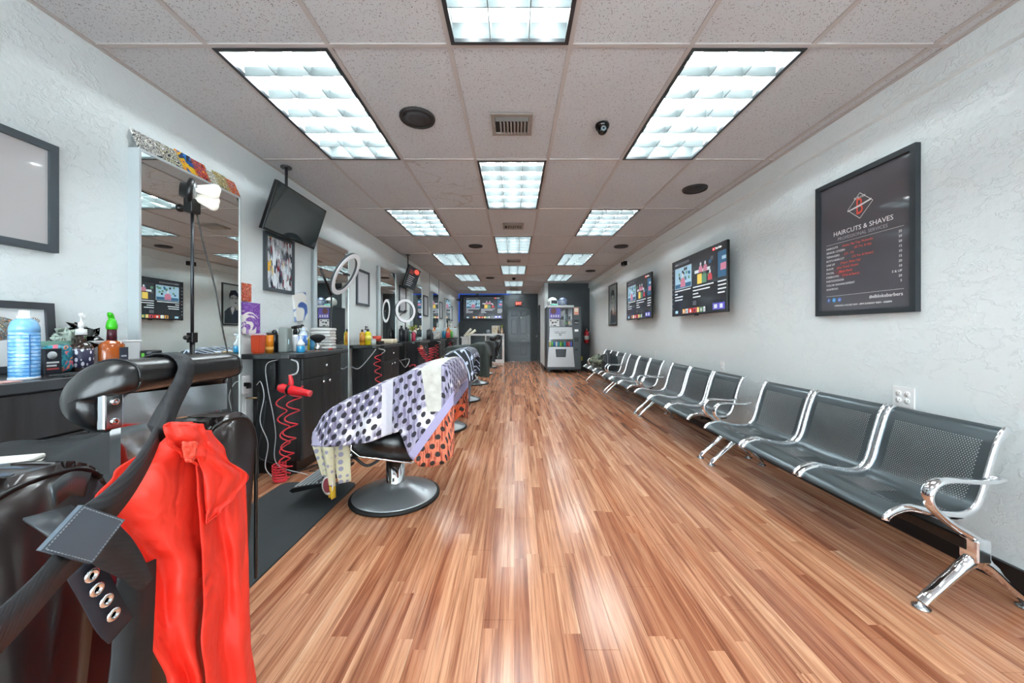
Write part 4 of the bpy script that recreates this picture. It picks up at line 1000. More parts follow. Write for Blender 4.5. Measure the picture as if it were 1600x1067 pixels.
# ================================================================ STATIONS ALONG THE LEFT WALL
ZT = .965; FX = -1.70
CY0 = [1.08+1.79*k for k in range(6)]        # near end of each worktop
cl = ['nearest', 'second nearest', 'third nearest', 'fourth nearest', 'fifth nearest', 'farthest']
p_cab = p_top = None
for i, y in enumerate(CY0):
    if p_cab is None:
        t = thing('drawer_cabinet', 'x', 'cabinet', (0, y, 0)); a, c = .05, .70
        part('body', M_cab, t, bx, XL+.02, FX-.022, a, c, .10, ZT-.04); part('plinth', M_black, t, bx, XL+.02, FX-.05, a, c, 0, .10)
        part('drawer', M_cab, t, rbx, FX-.022, FX-.002, a+.004, c-.004, .755, .920, .003); dr = t.children[-1] if False else [o for o in t.children if o.name.startswith('drawer')][0]
        part('drawer_knob', M_chrome, dr, lathe, [(.006, 0), (.006, .018), (.013, .024), (.011, .032), (0, .034)], (FX-.002, .375, .84), 12, axis='x')
        for s in (0, 1):
            y0, y1 = (a+.004, (a+c)/2-.002) if s == 0 else ((a+c)/2+.002, c-.004)
            b = B(); rbx(b, FX-.022, FX-.002, y0, y1, .105, .748, .003); d = obj('cabinet_door', b, M_cab, t)
            ky = y1-.05 if s == 0 else y0+.05
            part('door_knob', M_chrome, d, lathe, [(.006, 0), (.006, .018), (.013, .024), (.011, .032), (0, .034)], (FX-.002, ky, .70), 12, axis='x')
        part('hinge', M_black, t, bx, FX-.035, FX-.022, a-.006, a, .80, .88)
        p_cab = t
        w = thing('worktop', 'x', 'counter', (0, y, 0))
        b = B()
        if True:
            P = [(XL+.002, -.07), (FX-.10, -.07), (FX-.05, -.055), (FX-.015, -.02), (FX+.005, .06), (FX+.005, .83), (XL+.002, .83)]
            prism(b, P, ZT-.038, ZT, 'xy'); bmesh.ops.bevel(b, geom=[e for e in b.edges], offset=.003, segments=1, affect='EDGES')
        obj('top', b, mat('#232629', .3), w); part('edge_band', mat('#3a3f43', .35), w, bx, FX+.0045, FX+.0065, .06, .83, ZT-.036, ZT-.002)
        p_top = w
    else:
        t = copy_tree(p_cab); w = copy_tree(p_top); t.location.y = w.location.y = y
    t['label'] = '%s black drawer cabinet with two doors along the left wall' % cl[i]; t['group'] = 'black station cabinets'
    w['label'] = '%s dark worktop of the barber stations on the left wall' % cl[i]; w['group'] = 'station worktops'
# -------- container makers; loc is the foot point
def T(y): return y
def jar(label, cat, x, y, prof, c, cap=None, capc='#111111', lab=None, labc='#ffffff', sx=1, sy=1, rough=.3, name='bottle', extra=None, z=ZT, band2=None, group=None):
    """lathe body + optional cap profile + label band"""
    t = thing(name, label, cat, (x, y, z+.0005), group=group)
    part('body', c if not isinstance(c, str) else mat(c, rough, coat=.3), t, lathe, prof, n=20, sx=sx, sy=sy)
    if cap: part('cap', mat(capc, .35), t, lathe, cap, n=16)
    if lab:
        r = max(p[0] for p in prof)+.0012
        part('label_band', lab_m(labc) if not isinstance(labc, bpy.types.Material) else labc, t, lathe, [(r, lab[0]), (r, lab[1])], n=20, sx=sx, sy=sy)
    if extra: extra(t)
    return t
LM = {}
def lab_m(c):
    if c in LM: return LM[c]
    LM[c] = mat(c, .5); return LM[c]
def bprof(r, h, neck=None, sh=.8):
    neck = neck or r*.35
    return [(0, 0), (r*.93, 0), (r, .004), (r, h*sh), (r*.85, h*(sh+.07)), (neck, h*(sh+.14)), (neck, h), (0, h)]
def can(r, h): return [(0, 0), (r, 0), (r, h-.006), (r*.9, h), (0, h)]
def pump(t, h, c, s=1):
    m = mat(c, .35)
    part('pump', m, t, lathe, [(.014*s, h), (.014*s, h+.02*s), (.005, h+.022*s), (.005, h+.045*s), (.012*s, h+.047*s), (.012*s, h+.060*s), (0, h+.062*s)], n=12)
    part('nozzle', m, t, tube, [(0, 0, h+.054*s), (.02*s, -.01*s, h+.056*s), (.042*s, -.02*s, h+.046*s)], .006*s, 8)
def trigger(t, h, c, s=1):
    m = mat(c, .35)
    part('spray_head', m, t, tube, [(-.025*s, 0, h+.04*s), (0, 0, h+.045*s), (.045*s, 0, h+.05*s)], .011*s, 8); part('collar', m, t, lathe, [(.014*s, h-.01*s), (.015*s, h+.015*s), (.009*s, h+.035*s), (0, h+.036*s)], n=12)
    part('trigger', m, t, tube, [(.02*s, 0, h+.04*s), (.030*s, 0, h+.02*s), (.022*s, 0, h-.005*s)], .004*s, 6)
# ---- nearest counter (station 0)
k = N('blue_ribbed_print', .25); p = k.obj(); s = k.n('ShaderNodeSeparateXYZ', {0: p}); z = s.outputs[2]
ln = k.math('LESS_THAN', k.math('FRACT', k.math('MULTIPLY', z, 75)), .22); nz = k.ramp(k.noise(k.map(p, (30, 30, 130)), 1, 2), [(.45, 0.), (.6, 1.)])
k.col(k.mix(ln, k.mix(nz, '#6fb2ec', '#a6d2f6'), '#3576b8')); k.b.inputs['Coat Weight'].default_value = .4
t = thing('lotion_jug', 'large light blue jug bottle with white cap at the near end of the counter', 'bottle', (-1.80, 1.335, ZT+.0005))
part('body', k.m, t, lathe, [(0, 0), (.052, 0), (.056, .006), (.056, .165), (.0535, .168), (.056, .172)], n=32)
part('shoulder', mat('#7fbef2', .2, coat=.6), t, lathe, [(.056, .172), (.055, .190), (.046, .212), (.028, .222), (.02, .224)], n=32)
part('base_ring', mat('#e9eef2', .4), t, lathe, [(.0565, 0), (.0575, .004), (.0565, .008)], n=32)
part('cap', mat('#eef2f4', .4), t, lathe, [(.028, .220), (.027, .230), (.021, .234), (.019, .252), (0, .253)], n=24)
t.scale = (.66, .66, 1); part('label_seam', mat('#2f6aa8', .4), t, bx, .052, .0575, -.02, -.018, .01, .165)
t = thing('hair_clipper', 'black cordless clipper standing at the left edge of the counter', 'clipper', (-1.86, 1.25, ZT))
part('body', M_black, t, rbx, -.022, .022, -.022, .022, 0, .12, .010); part('blade_head', M_steel, t, rbx, -.02, .02, -.018, .018, .12, .145, .003); part('light', mat('#58c828', .4, emit=.6), t, bx, .022, .023, -.006, .006, .05, .06)
k = N('pouch_print', .35); p = k.obj(); f = k.noise(p, 17, 2, .5, 2.5)
k.col(k.ramp(f, [(0, '#1d6f82'), (.42, '#2a98a8'), (.49, '#e85a7a'), (.55, '#f0b04a'), (.6, '#36184a'), (.66, '#5ab8c0')], 'CONSTANT'))
t = thing('snack_pouch', 'teal pouch with a pink and yellow swirl print on the near counter', 'pouch', (-1.95, 1.545, ZT))
part('bag', k.m, t, blob, (0, 0, .060), (.035, .058, .060), 3.5, nz=.004); part('top_seal', mat('#7fb0a0', .3), t, bx, -.003, .003, -.052, .052, .115, .135)
t = thing('product_card', 'dark printed card box left of the teal pouch on the near counter', 'box', (-1.905, 1.49, ZT))
part('carton', mat('#1e2530', .4), t, rbx, -.015, .015, -.028, .028, 0, .105, .002); part('seal', mat('#c8ccd0', .4), t, lathe, [(.016, .015), (.016, .016), (0, .016)], (0, -.004, .078), 16, axis='x')
b = B()
for j, (ww, c) in enumerate(((.040, 0), (.032, 0), (.040, 1))): bx(b, .015, .016, -.022, -.022+ww, .045-.013*j, .052-.013*j, c)
obj('lettering', b, [mat('#e0e0e0', .5), mat('#c05050', .5)], t)
t = thing('plastic_bag', 'crumpled glossy black plastic bag behind the pouch on the near counter', 'bag', (-2.02, 1.68, ZT))
part('bag', mat('#101214', .18, coat=.6), t, blob, (0, 0, .095), (.05, .10, .095), 2, nz=.045, n=28, mr=20); part('crinkle', mat('#b8c8bc', .2, coat=.5), t, blob, (.03, -.07, .13), (.025, .035, .05), 2, nz=.03)
k = N('mustache_label', .4); f = k.n('ShaderNodeTexVoronoi', {'Vector': k.map(k.obj(), (60, 60, 42)), 'Scale': 1, 'Randomness': .5}).outputs['Distance']
k.col(k.ramp(f, [(0, '#e8e8f0'), (.40, '#2a2a48')], 'CONSTANT')); M_must = k.m
t = jar('dark brown shampoo bottle with white pump and navy patterned label', 'bottle', -1.925, 1.615, [(0, 0), (.048, 0), (.050, .004), (.050, .105), (.040, .118), (.022, .128), (.020, .172), (0, .172)], mat('#2a1810', .15, coat=.6), [(.024, .160), (.024, .185), (.010, .187), (.010, .20), (0, .20)], '#e8e8e8', (.015, .098), M_must)
pump(t, .195, '#eceeee', 1.0); t.scale = (.74, .74, 1)
t = jar('amber flask shaped bottle with bright green pump on the near counter', 'bottle', -1.90, 1.715, [(0, 0), (.062, 0), (.066, .006), (.066, .112), (.050, .124), (.022, .134), (.020, .160), (.018, .185), (0, .185)], mat('#b4581a', .12, coat=.8), None, sx=.6, sy=1)
t.scale = (.78, .78, 1); part('neck_band', mat('#4a1626', .4), t, lathe, [(.0225, .132), (.0205, .19), (0, .19)], n=16)
part('label_band', mat('#3a3e4a', .4), t, bx, .028, .0415, .005, .055, .02, .100); part('label_print', mat('#c8c8cc', .5), t, bx, .0416, .042, .015, .045, .055, .062)
part('pump', mat('#3fc81e', .3), t, lathe, [(.024, .185), (.026, .200), (.020, .225), (.012, .235), (0, .236)], n=16); part('nozzle', mat('#3fc81e', .3), t, tube, [(0, 0, .225), (.0, -.004, .245), (.01, -.022, .256), (.02, -.034, .248)], [.014, .014, .010, .006], 10, 4)
t = thing('tissue_tray', 'white translucent box behind the amber bottle, under the first mirror', 'box', (-2.0, 1.80, ZT))
part('tray', mat('#dfe3e4', .25, coat=.4), t, rbx, -.05, .05, -.11, .10, 0, .125, .008); part('lid', mat('#eef0f0', .3), t, rbx, -.053, .053, -.113, .103, .120, .132, .005)
t = jar('black tub with glossy lid at the far end of the near counter', 'tub', -1.80, 1.80, can(.048, .055), '#17191b', [(.050, .05), (.050, .078), (.046, .082), (0, .082)], '#1c1f22', name='pomade_tub')
t.scale = (.78, .78, 1); part('lid_tab', mat('#5ab03a', .4), t, rbx, -.01, .01, -.054, -.046, .05, .07, .003)
for i, (x, y, a, L, lab, c) in enumerate(((-1.735, 1.48, .25, .20, 'black flat comb lying on the near counter edge', '#111111'), (-1.79, 1.50, .1, .22, 'dark grey straight razor lying beside the comb on the near counter', '#3a3f42'))):
    t = thing('comb' if i == 0 else 'razor', lab, 'comb' if i == 0 else 'razor', (x, y, ZT+.001), a)
    part('spine', mat(c, .35), t, rbx, -.008, .004, -L/2, L/2, 0, .008, .003)
    if i == 0:
        b = B()
        for j in range(40): bx(b, .003, .022, -L/2+.01+j*.0046, -L/2+.0125+j*.0046, .002, .006)
        o = obj('teeth', b, mat(c, .35), t)
    else: part('blade', M_steel, t, bx, -.004, .012, .02, L/2+.02, .002, .004)
plain('pink_card', 'small pink card at the left edge of the near counter', 'card', (-1.74, 1.235, ZT+.001), mat('#e0b0a8', .5), rbx, -.03, .03, -.03, .03, 0, .004, .001)
# ---- second counter (station 1)
t = thing('red_cup', 'square orange red plastic canister with a pale lid on the second counter', 'container', (-2.035, 2.885, ZT))
b = B(); prism(b, [(-.034, 0), (.034, 0), (.042, .148), (-.042, .148)], -.034, .034, 'xz'); bmesh.ops.bevel(b, geom=b.edges[:], offset=.008, segments=2, affect='EDGES'); obj('body', b, mat('#cf4a28', .3, coat=.4), t, smooth=False)
part('lid', mat('#d8b8c0', .4), t, rbx, -.046, .046, -.039, .039, .146, .158, .005)
jar('orange aerosol can behind the red canister', 'can', -2.03, 3.01, can(.03, .145), '#e8881a', [(.026, .145), (.022, .165), (0, .166)], '#2a2018', (.02, .05), '#f4b050', name='aerosol_can')
jar('black aerosol can between the orange can and the grey box', 'can', -2.03, 3.075, can(.027, .15), '#16191b', [(.022, .15), (.020, .175), (.008, .19), (0, .19)], '#2c3234', name='aerosol_can')
t = thing('storage_box', 'grey rounded square box standing on the second counter', 'box', (-1.93, 3.06, ZT))
part('housing', mat('#8d9692', .45), t, rbx, -.036, .036, -.040, .040, 0, .21, .012, 3); part('front', mat('#7d8682', .5), t, rbx, .036, .039, -.032, .032, .01, .20, .002); part('light', mat('#b8e0f0', .3, emit=.5), t, bx, .039, .0405, -.022, -.017, .07, .11)
t = jar('clear spray bottle with blue liquid on the second counter edge', 'bottle', -1.80, 3.06, bprof(.032, .10, .014, .72), '#2aa0d8', name='spray_bottle', rough=.1)
part('clear_top', mat('#e0e8ec', .08, coat=1), t, lathe, [(.0325, .055), (.0325, .075), (.014, .100), (.014, .112), (0, .112)], n=18); trigger(t, .115, '#e8ecee', .7)
t = jar('tall spray bottle with black trigger head behind the blue liquid bottle', 'bottle', -1.93, 3.20, bprof(.03, .16, .012), '#e4e8ea', name='spray_bottle'); trigger(t, .16, '#1a1c1e', 1.2)
t = jar('white and blue disinfectant spray can with rounded shoulders', 'can', -1.88, 3.23, [(0, 0), (.036, 0), (.036, .145), (.028, .168), (.018, .18), (.018, .205), (0, .207)], '#cfe0f2', None, lab=(.05, .14), labc='#4a7fd0', name='disinfectant_can')
part('cap', mat('#e8eef4', .3), t, lathe, [(.019, .178), (.017, .205), (0, .206)], n=14); part('base_band', mat('#2a3f70', .4), t, lathe, [(.0365, 0), (.0365, .012)], n=18); part('label_print', mat('#eef4fa', .4), t, bx, .030, .0385, -.012, .012, .10, .125)
jar('small yellow topped tin between the spray cans and the clock jar', 'can', -1.90, 3.33, can(.02, .11), '#c8c428', [(.016, .11), (.015, .13), (0, .13)], '#e8e0b0', name='aerosol_can')
t = thing('clipper_jar', 'white oval jar with a dial standing behind the brush on the second counter', 'jar', (-2.02, 3.46, ZT))
part('body', mat('#d8dcdc', .3), t, blob, (0, 0, .15), (.04, .055, .075), 3); part('stand', M_black, t, rbx, -.04, .04, -.045, .045, 0, .09, .01); part('knob', M_black, t, lathe, [(.012, .22), (.016, .235), (0, .25)], n=12); part('dial', mat('#9a9c98', .4), t, lathe, [(.035, .038), (.034, .042), (0, .042)], (0, 0, .15), 18, axis='x')
for j in range(3): part('comb_guard', M_black, t, bx, -.02, .03, -.08+.02*j, -.068+.02*j, .0, .13)
t = thing('neck_brush', 'black domed neck duster brush on a round metal handle', 'brush', (-1.82, 3.36, ZT))
part('handle', M_chrome, t, lathe, [(0, 0), (.024, 0), (.030, .02), (.026, .04), (.013, .05), (.016, .062), (.020, .07), (0, .072)], n=20); part('bristles', mat('#121314', .8), t, lathe, [(.016, .068), (.030, .085), (.062, .112), (.064, .128), (.05, .142), (.02, .150), (0, .151)], n=26)
plain('light_blue_bottle', 'light blue bottle behind the domed brush', 'bottle', (-1.93, 3.47, ZT), mat('#4a9ac8', .3), lathe, bprof(.02, .12, .01), n=14)
t = thing('towel_stack', 'stack of folded white towels at the far end of the second counter', 'towels', (-1.90, 3.62, ZT))
for j in range(7): part('towel', mat('#e4e3e0' if j % 2 else '#d9d8d5', .9), t, rbx, -.10+.004*(j % 2), .10-.003*(j % 3), -.075+.003*(j % 2), .065, .001+.030*j, .030+.030*j, .013, 3, smooth=True)
plain('product_tube', 'small red capped tube lying before the towels on the second counter', 'tube', (-1.755, 3.47, ZT+.008), mat('#c03a3a', .4), lathe, [(0, -.03), (.008, -.03), (.008, .03), (0, .035)], n=10, axis='y')
t = thing('tray', 'flat tan tray on the second counter under the brush and cans', 'tray', (-1.80, 3.25, ZT)); part('tray', mat('#8a6f62', .5), t, rbx, -.05, .05, -.06, .06, 0, .006, .002)
# ---- third counter (station 2)
y2 = CY0[2]
def simple(label, cat, name, x, y, r, h, c, capc=None, z=ZT, lab=None, labc='#ffffff', pump_=None, group=None):
    r *= 1.18; h *= 1.22; lab = tuple(q*1.22 for q in lab) if lab else None
    t = jar(label, cat, x, y, bprof(r, h), c, [(r*.42, h*.93), (r*.42, h*1.1), (0, h*1.1)] if capc else None, capc or '#000', lab, labc, name=name, z=z, group=group)
    if pump_: pump(t, h, pump_, .8)
    return t
simple('slim amber yellow bottle, left one of the yellow pair on the third counter', 'bottle', 'bottle', -1.97, y2+.04, .028, .15, '#e0a024', '#2a2a2a', lab=(.03, .09), labc='#c8821a')
simple('bright yellow bottle with black cap, right one of the yellow pair on the third counter', 'bottle', 'bottle', -1.93, y2+.12, .034, .155, '#e8da1e', '#1c1c1c', lab=(.05, .10), labc='#f4ec70')
simple('white bottle with dark pump behind the yellow bottles on the third counter', 'bottle', 'bottle', -2.0, y2+.22, .035, .16, '#d8dbe0', None, pump_='#23252a')
jar('low white jar beside the yellow bottles on the third counter', 'jar', -1.90, y2+.23, can(.035, .06), '#dfe2e4', [(.036, .058), (.036, .075), (0, .075)], '#c8c8cc', name='jar')
t = thing('basket', 'open red plastic basket on a black tray on the third counter', 'basket', (-1.90, y2+.36, ZT))
part('basket', mat('#e0503c', .4), t, lathe, [(0, .045), (.05, .045), (.062, .115), (.058, .115), (.046, .05)], n=4 if False else 18); part('tray', M_black, t, rbx, -.07, .07, -.09, .09, 0, .045, .01)
for j in range(3): plain('rolled_towel', 'rolled cream towel on the third counter, %s of three' % ('left', 'middle', 'right')[j], 'towel', (-1.83, y2+.52+.085*j, ZT+.034), mat('#dccdb4', .9), lathe, [(0, -.10), (.028, -.10), (.034, -.09), (.034, .09), (.028, .10), (0, .10)], n=16, axis='x', group='rolled cream towels')
# ---- fourth counter (station 3)
y3 = CY0[3]
simple('black spray bottle at the near end of the fourth counter', 'bottle', 'bottle', -1.93, y3+.02, .04, .19, '#1d2026', '#2a2d33')
simple('second black bottle on the fourth counter, beside the first', 'bottle', 'bottle', -2.02, y3+.04, .038, .21, '#22262c', '#17191c')
simple('dark green bottle on the fourth counter', 'bottle', 'bottle', -1.95, y3+.22, .036, .17, '#1f6a50', '#16322a')
simple('teal bottle with white cap on the fourth counter', 'bottle', 'bottle', -2.02, y3+.30, .036, .16, '#4aa89a', '#e0e4e4')
simple('pink red bottle on the fourth counter', 'bottle', 'bottle', -1.88, y3+.32, .030, .14, '#d83a5a', '#f0d0d8')
simple('white pump bottle on the fourth counter between the pink bottle and the plant', 'bottle', 'bottle', -1.98, y3+.44, .034, .12, '#d8e0e0', None, pump_='#e8e8e8')
jar('low pale blue jar on the fourth counter', 'jar', -1.86, y3+.45, can(.04, .05), '#a9c4cc', name='jar')
jar('wide white tub on the fourth counter edge', 'jar', -1.84, y3+.56, can(.045, .06), '#d0d8d8', [(.046, .055), (.046, .07), (0, .07)], '#b8c4c4', name='jar')
plant((-2.0, y3+.66, ZT), 'yellow green house plant in a dark pot on the fourth counter', 1.3, '#30383a', '#a8b04a', vh=.13)
# ---- fifth counter (station 4)
y4 = CY0[4]
t = jar('dark steel canister with a knob lid on the fifth counter', 'canister', -1.95, y4+.08, can(.065, .20), '#3c4346', [(.066, .195), (.05, .215), (.012, .22), (.012, .24), (0, .24)], '#23282b', name='canister')
simple('small grey bottle left of the dark canister on the fifth counter', 'bottle', 'bottle', -1.87, y4-.02, .032, .13, '#3a4044', '#555c60')
t = thing('towel_box', 'white tissue box like towel pile on the fifth counter', 'towels', (-1.93, y4+.38, ZT))
for j in range(5): part('towel', mat('#e2e2de' if j % 2 else '#d6d6d2', .9), t, rbx, -.10, .10, -.13, .13, .001+.038*j, .038+.038*j, .014, 3, smooth=True)
simple('blue bottle behind the white towels on the fifth counter', 'bottle', 'bottle', -1.92, y4+.60, .04, .13, '#3a8ab8', '#e8e8e8')
simple('red capped pale bottle on the fifth counter', 'bottle', 'bottle', -1.88, y4+.70, .035, .11, '#d8c8c0', '#d83a3a')
# ---- farthest counter (station 5)
y5 = CY0[5]
for (dx, dy, r, h, c, cc, lab) in ((-1.84, .0, .05, .14, '#e04a4a', '#c8d8d0', 'round red bottle at the near end of the farthest counter'), (-1.95, .05, .05, .17, '#2a8ab0', '#d0e0e0', 'blue bottle behind the round red bottle on the farthest counter'), (-1.87, .22, .05, .22, '#e07a28', '#d86018', 'tall orange bottle on the farthest counter'), (-1.80, .30, .04, .16, '#58b04a', '#e8e060', 'green bottle on the farthest counter'), (-1.85, .45, .04, .15, '#e6d24a', '#e8e8e0', 'yellow bottle on the farthest counter')):
    simple(lab, 'bottle', 'bottle', dx, y5+dy, r, h, c, cc)
t = thing('towel_warmer', 'white towel warmer cabinet with a round dial on the farthest counter', 'towel warmer', (-1.88, y5+.68, ZT))
part('cabinet', mat('#d4dee0', .3, coat=.3), t, rbx, -.20, .20, -.15, .15, 0, .28, .015); part('dial', mat('#8a8878', .3), t, lathe, [(.05, -.15), (.048, -.158), (0, -.158)], (-.05, 0, .14), 20, axis='y'); part('dial_face', mat('#d8dcc8', .3), t, lathe, [(.03, -.158), (.03, -.161), (0, -.161)], (-.05, 0, .14), 16, axis='y')
for j, (x, h) in enumerate(((-.12, .16), (-.05, .22), (.02, .15))):
    t = thing('figurine', 'small white figurine on the towel warmer, %s of three' % ('left', 'middle and tallest', 'right')[j], 'figurine', (-1.88+x, y5+.66, ZT+.281), group='white figurines')
    part('figure', mat('#e0dcd4', .5), t, lathe, [(0, 0), (.03, 0), (.025, .01), (.012, h*.3), (.022, h*.55), (.016, h*.72), (.010, h*.76), (.018, h*.86), (.014, h*.96), (0, h)], n=14)
plain('brown_dish', 'small brown dish at the right end of the towel warmer top', 'dish', (-1.74, y5+.66, ZT+.281), mat('#8a6a58', .5), lathe, [(0, 0), (.035, 0), (.05, .03), (.045, .03), (0, .01)], n=16)
# paper rolls on stand near the farthest counter
t = thing('roll_stand', 'white pedestal holding paper rolls in front of the farthest counter', 'stand', (-1.46, 10.72, 0))
part('base', M_white, t, rbx, -.14, .14, -.14, .14, 0, .04, .01); part('column', M_white, t, rbx, -.09, .09, -.09, .09, .04, .96, .01); part('shelf', M_white, t, rbx, -.12, .14, -.12, .12, .96, .99, .005)
for j, (dx, a) in enumerate(((0, .75), (.10, .95))):
    o = plain('paper_roll', 'cream paper roll leaning on the white pedestal, %s one' % ('upper left', 'lower right')[j], 'paper roll', (-1.47+dx, 10.72-.06*j, 1.075), mat('#e6e0cc', .8), lathe, [(0, -.02), (.035, -.02), (.035, .28), (0, .28)], n=16); o.rotation_euler = (0, a, 0); o.location.z = 1.02

# ================================================================ LAMPS ON STANDS
def tripod(t, h, spread=.28, rot=0):
    part('pole', M_black, t, tube, [(0, 0, .25), (0, 0, h*.60)], .012, 10); part('upper_pole', mat('#3a3e42', .3, .6), t, tube, [(0, 0, h*.58), (0, 0, h)], .008, 10)
    part('clamp', M_black, t, rbx, -.018, .018, -.018, .018, h*.58, h*.61, .004); part('clamp_knob', M_black, t, lathe, [(.012, -.02), (.012, -.045), (0, -.045)], (0, 0, h*.595), 10, axis='y')
    for j in range(3):
        a = rot+j*2*PI/3; part('leg', M_black, t, tube, [(.014*math.cos(a), .014*math.sin(a), .42), (spread*math.cos(a), spread*math.sin(a), .012)], .009, 8); part('strut', M_black, t, tube, [(.012*math.cos(a), .012*math.sin(a), .20), (spread*.5*math.cos(a), spread*.5*math.sin(a), .22)], .005, 6)
# bulb head lamp
t = thing('bulb_lamp', 'multi bulb studio lamp on a thin black stand in front of the nearest mirror', 'lamp', (-1.80, 2.03, 0))
tripod(t, 1.86, .24, .4)
part('socket', M_black, t, rbx, -.025, .025, -.03, .03, 1.80, 1.88, .006); part('tilt_knob', M_black, t, lathe, [(.006, -.02), (.006, -.06), (.022, -.062), (.022, -.075), (0, -.075)], (0, 0, 1.83), 14, axis='x')
M = Matrix.Translation((0, 0, 1.92)) @ Matrix.Scale(.85, 4) @ Vector((0, 0, 1)).rotation_difference(Vector((.78, .62, -.10)).normalized()).to_matrix().to_4x4()
b = B(); lathe(b, [(.045, -.06), (.055, -.03), (.085, -.02), (.088, .0), (.078, .01)], n=26); b.transform(M); obj('head', b, M_black, t)
b = B(); lathe(b, [(.078, .008), (.05, .018), (0, .018)], n=26); b.transform(M); obj('reflector', b, mat('#9ba1a6', .3, .6), t)
for j in range(4):
    a = j*PI/2+.5; q = Vector((math.cos(a)*.042, math.sin(a)*.042, .02)); d = Vector((math.cos(a)*.18, math.sin(a)*.18, 1)).normalized()
    b = B(); lathe(b, [(.014, 0), (.018, .02), (.030, .07), (.036, .09), (.033, .11), (.018, .122), (0, .125)], n=18); b.transform(M @ Matrix.Translation(q) @ Vector((0, 0, 1)).rotation_difference(d).to_matrix().to_4x4())
    obj('bulb', b, mat('#f1f0e4', .15, emit=.12, coat=.6), t)
part('cable', M_black, t, tube, [(-.0, .02, 1.84), (.03, .05, 1.6), (.06, .08, 1.4), (.09, .10, 1.15), (.12, .12, .9), (.13, .13, .5), (.16, .14, .02)], .004, 6, 6)
# ring lights
def ringlight(loc, zc, R, nrm, label, glow, stand_h):
    t = thing('ring_light', label, 'lamp', loc, group='ring lights on stands')
    tripod(t, stand_h, .17, .9)
    n_ = Vector(nrm).normalized(); q = Vector((0, 0, 1)).rotation_difference(n_).to_matrix().to_4x4(); M = Matrix.Translation((0, 0, zc)) @ q
    def tor(r1, r2, z0, z1):
        b = B(); loops = []
        for i in range(48):
            a = 2*PI*i/48; u = Vector((math.cos(a), math.sin(a), 0)); loops.append([u*r1+Vector((0, 0, z0)), u*r2+Vector((0, 0, z0)), u*r2+Vector((0, 0, z1)), u*r1+Vector((0, 0, z1))])
        loft(b, loops, loop=True, smooth=False); b.transform(M); return b
    obj('ring_housing', tor(R-.048, R, -.018, .004), mat('#4a5054', .4), t)
    obj('diffuser', tor(R-.046, R-.002, .004, .012), mat('#e6e9ec', .4, emit=glow), t)
    b = B(); hub = M @ Vector((0, 0, -.02)); 
    part('phone_holder', M_black, t, tube, [M @ Vector((0, -(R-.02), 0)), M @ Vector((0, -R*.4, 0)), M @ Vector((0, -.02, .01))], .007, 8); part('phone_clip', M_black, t, rbx, -.02, .02, -.035, .035, -.01, .01, .004, loc=M @ Vector((0, 0, .01)))
    part('neck', M_black, t, tube, [M @ Vector((0, -(R-.02), -.018)), Vector((0, 0, stand_h)) ], .012, 8)
    return t
r1 = ringlight((-1.90, 3.77, 0), 1.735, .235, (.87, .05, -.46), 'large ring light tilted steeply in front of the second mirror', .05, 1.52)
for c in r1.children:
    if c.name.split('.')[0] in ('ring_housing', 'diffuser', 'phone_holder', 'phone_clip'): c.location.x += .15
ringlight((-1.90, 6.33, 0), 1.50, .205, (.80, -.60, .02), 'upright white ring light farther down the left side, in front of the fourth worktop', .12, 1.29)

# ================================================================ CORDS, OUTLETS AND DRYERS
def coil_pts(path, r, turns, n=14):
    P = smoothpath(path, 8); out = []; m = int(turns*n)
    for i in range(m+1):
        t = i/m*(len(P)-1); k0 = min(int(t), len(P)-2); p = P[k0].lerp(P[k0+1], t-k0); a = 2*PI*i/n
        out.append(p+Vector((r*math.cos(a), r*math.sin(a), 0)))
    return out
M_cord = mat('#e03040', .35, coat=.2)
t = thing('hair_dryer', 'red hair dryer hanging by its cord under the second worktop', 'hair dryer', (-1.66, 2.72, .70))
part('barrel', M_red, t, tube, [(-.10, 0, .020), (-.085, 0, .018), (-.02, 0, .005), (.04, 0, -.006), (.10, 0, -.018), (.13, 0, -.024)], [.026, .034, .036, .032, .025, .022], 18, 3)
part('nozzle_rim', mat('#f05058', .3), t, tube, [(.126, 0, -.023), (.136, 0, -.025)], .0235, 18); part('intake_grille', M_black, t, tube, [(-.106, 0, .021), (-.098, 0, .020)], .024, 16)
part('handle', M_red, t, tube, [(-.015, 0, .03), (-.012, 0, .07), (-.020, 0, .115)], [.020, .016, .012], 12, 3, flat=.014, side=(0, 1, 0)); part('band', M_black, t, tube, [(-.035, 0, .008), (-.015, 0, .004)], .0375, 18)
def cord(label, pts, r, m, k=8, name='loose_cable', coil=None, group=None):
    b = B(); P = coil_pts(pts, *coil) if coil else smoothpath(pts, k)
    tube(b, P, r, 6); o = obj(name, b, m); return tag(o, label, 'cord', group)
YC = 2.80
cord('red coiled dryer cord running down in wide loops to the floor', [(-1.68, YC, .72), (-1.70, YC, .60), (-1.72, YC, .45), (-1.74, YC, .30), (-1.76, YC, .14), (-1.78, YC, .02)], .0052, M_cord, coil=(.046, 7), name='coiled_cord')
cord('red coiled cord stretched on the left side of the dryer', [(-1.82, YC+.03, .66), (-1.81, YC+.03, .5), (-1.78, YC+.02, .35), (-1.77, YC, .2), (-1.76, YC, .05)], .005, M_cord, coil=(.034, 5), name='coiled_cord')
cord('tight heap of red coiled cord on the floor under the second worktop', [(-1.80, YC-.02, .13), (-1.80, YC-.02, .08), (-1.79, YC-.03, .03), (-1.78, YC-.03, .010)], .0052, M_cord, coil=(.045, 8), name='coiled_cord')
cord('grey curled lead from the dryer handle up to the worktop', [(-1.69, 2.72, .81), (-1.64, 2.74, .83), (-1.66, 2.78, .90), (-1.72, 2.80, .925)], .006, mat('#b8b8ba', .4))
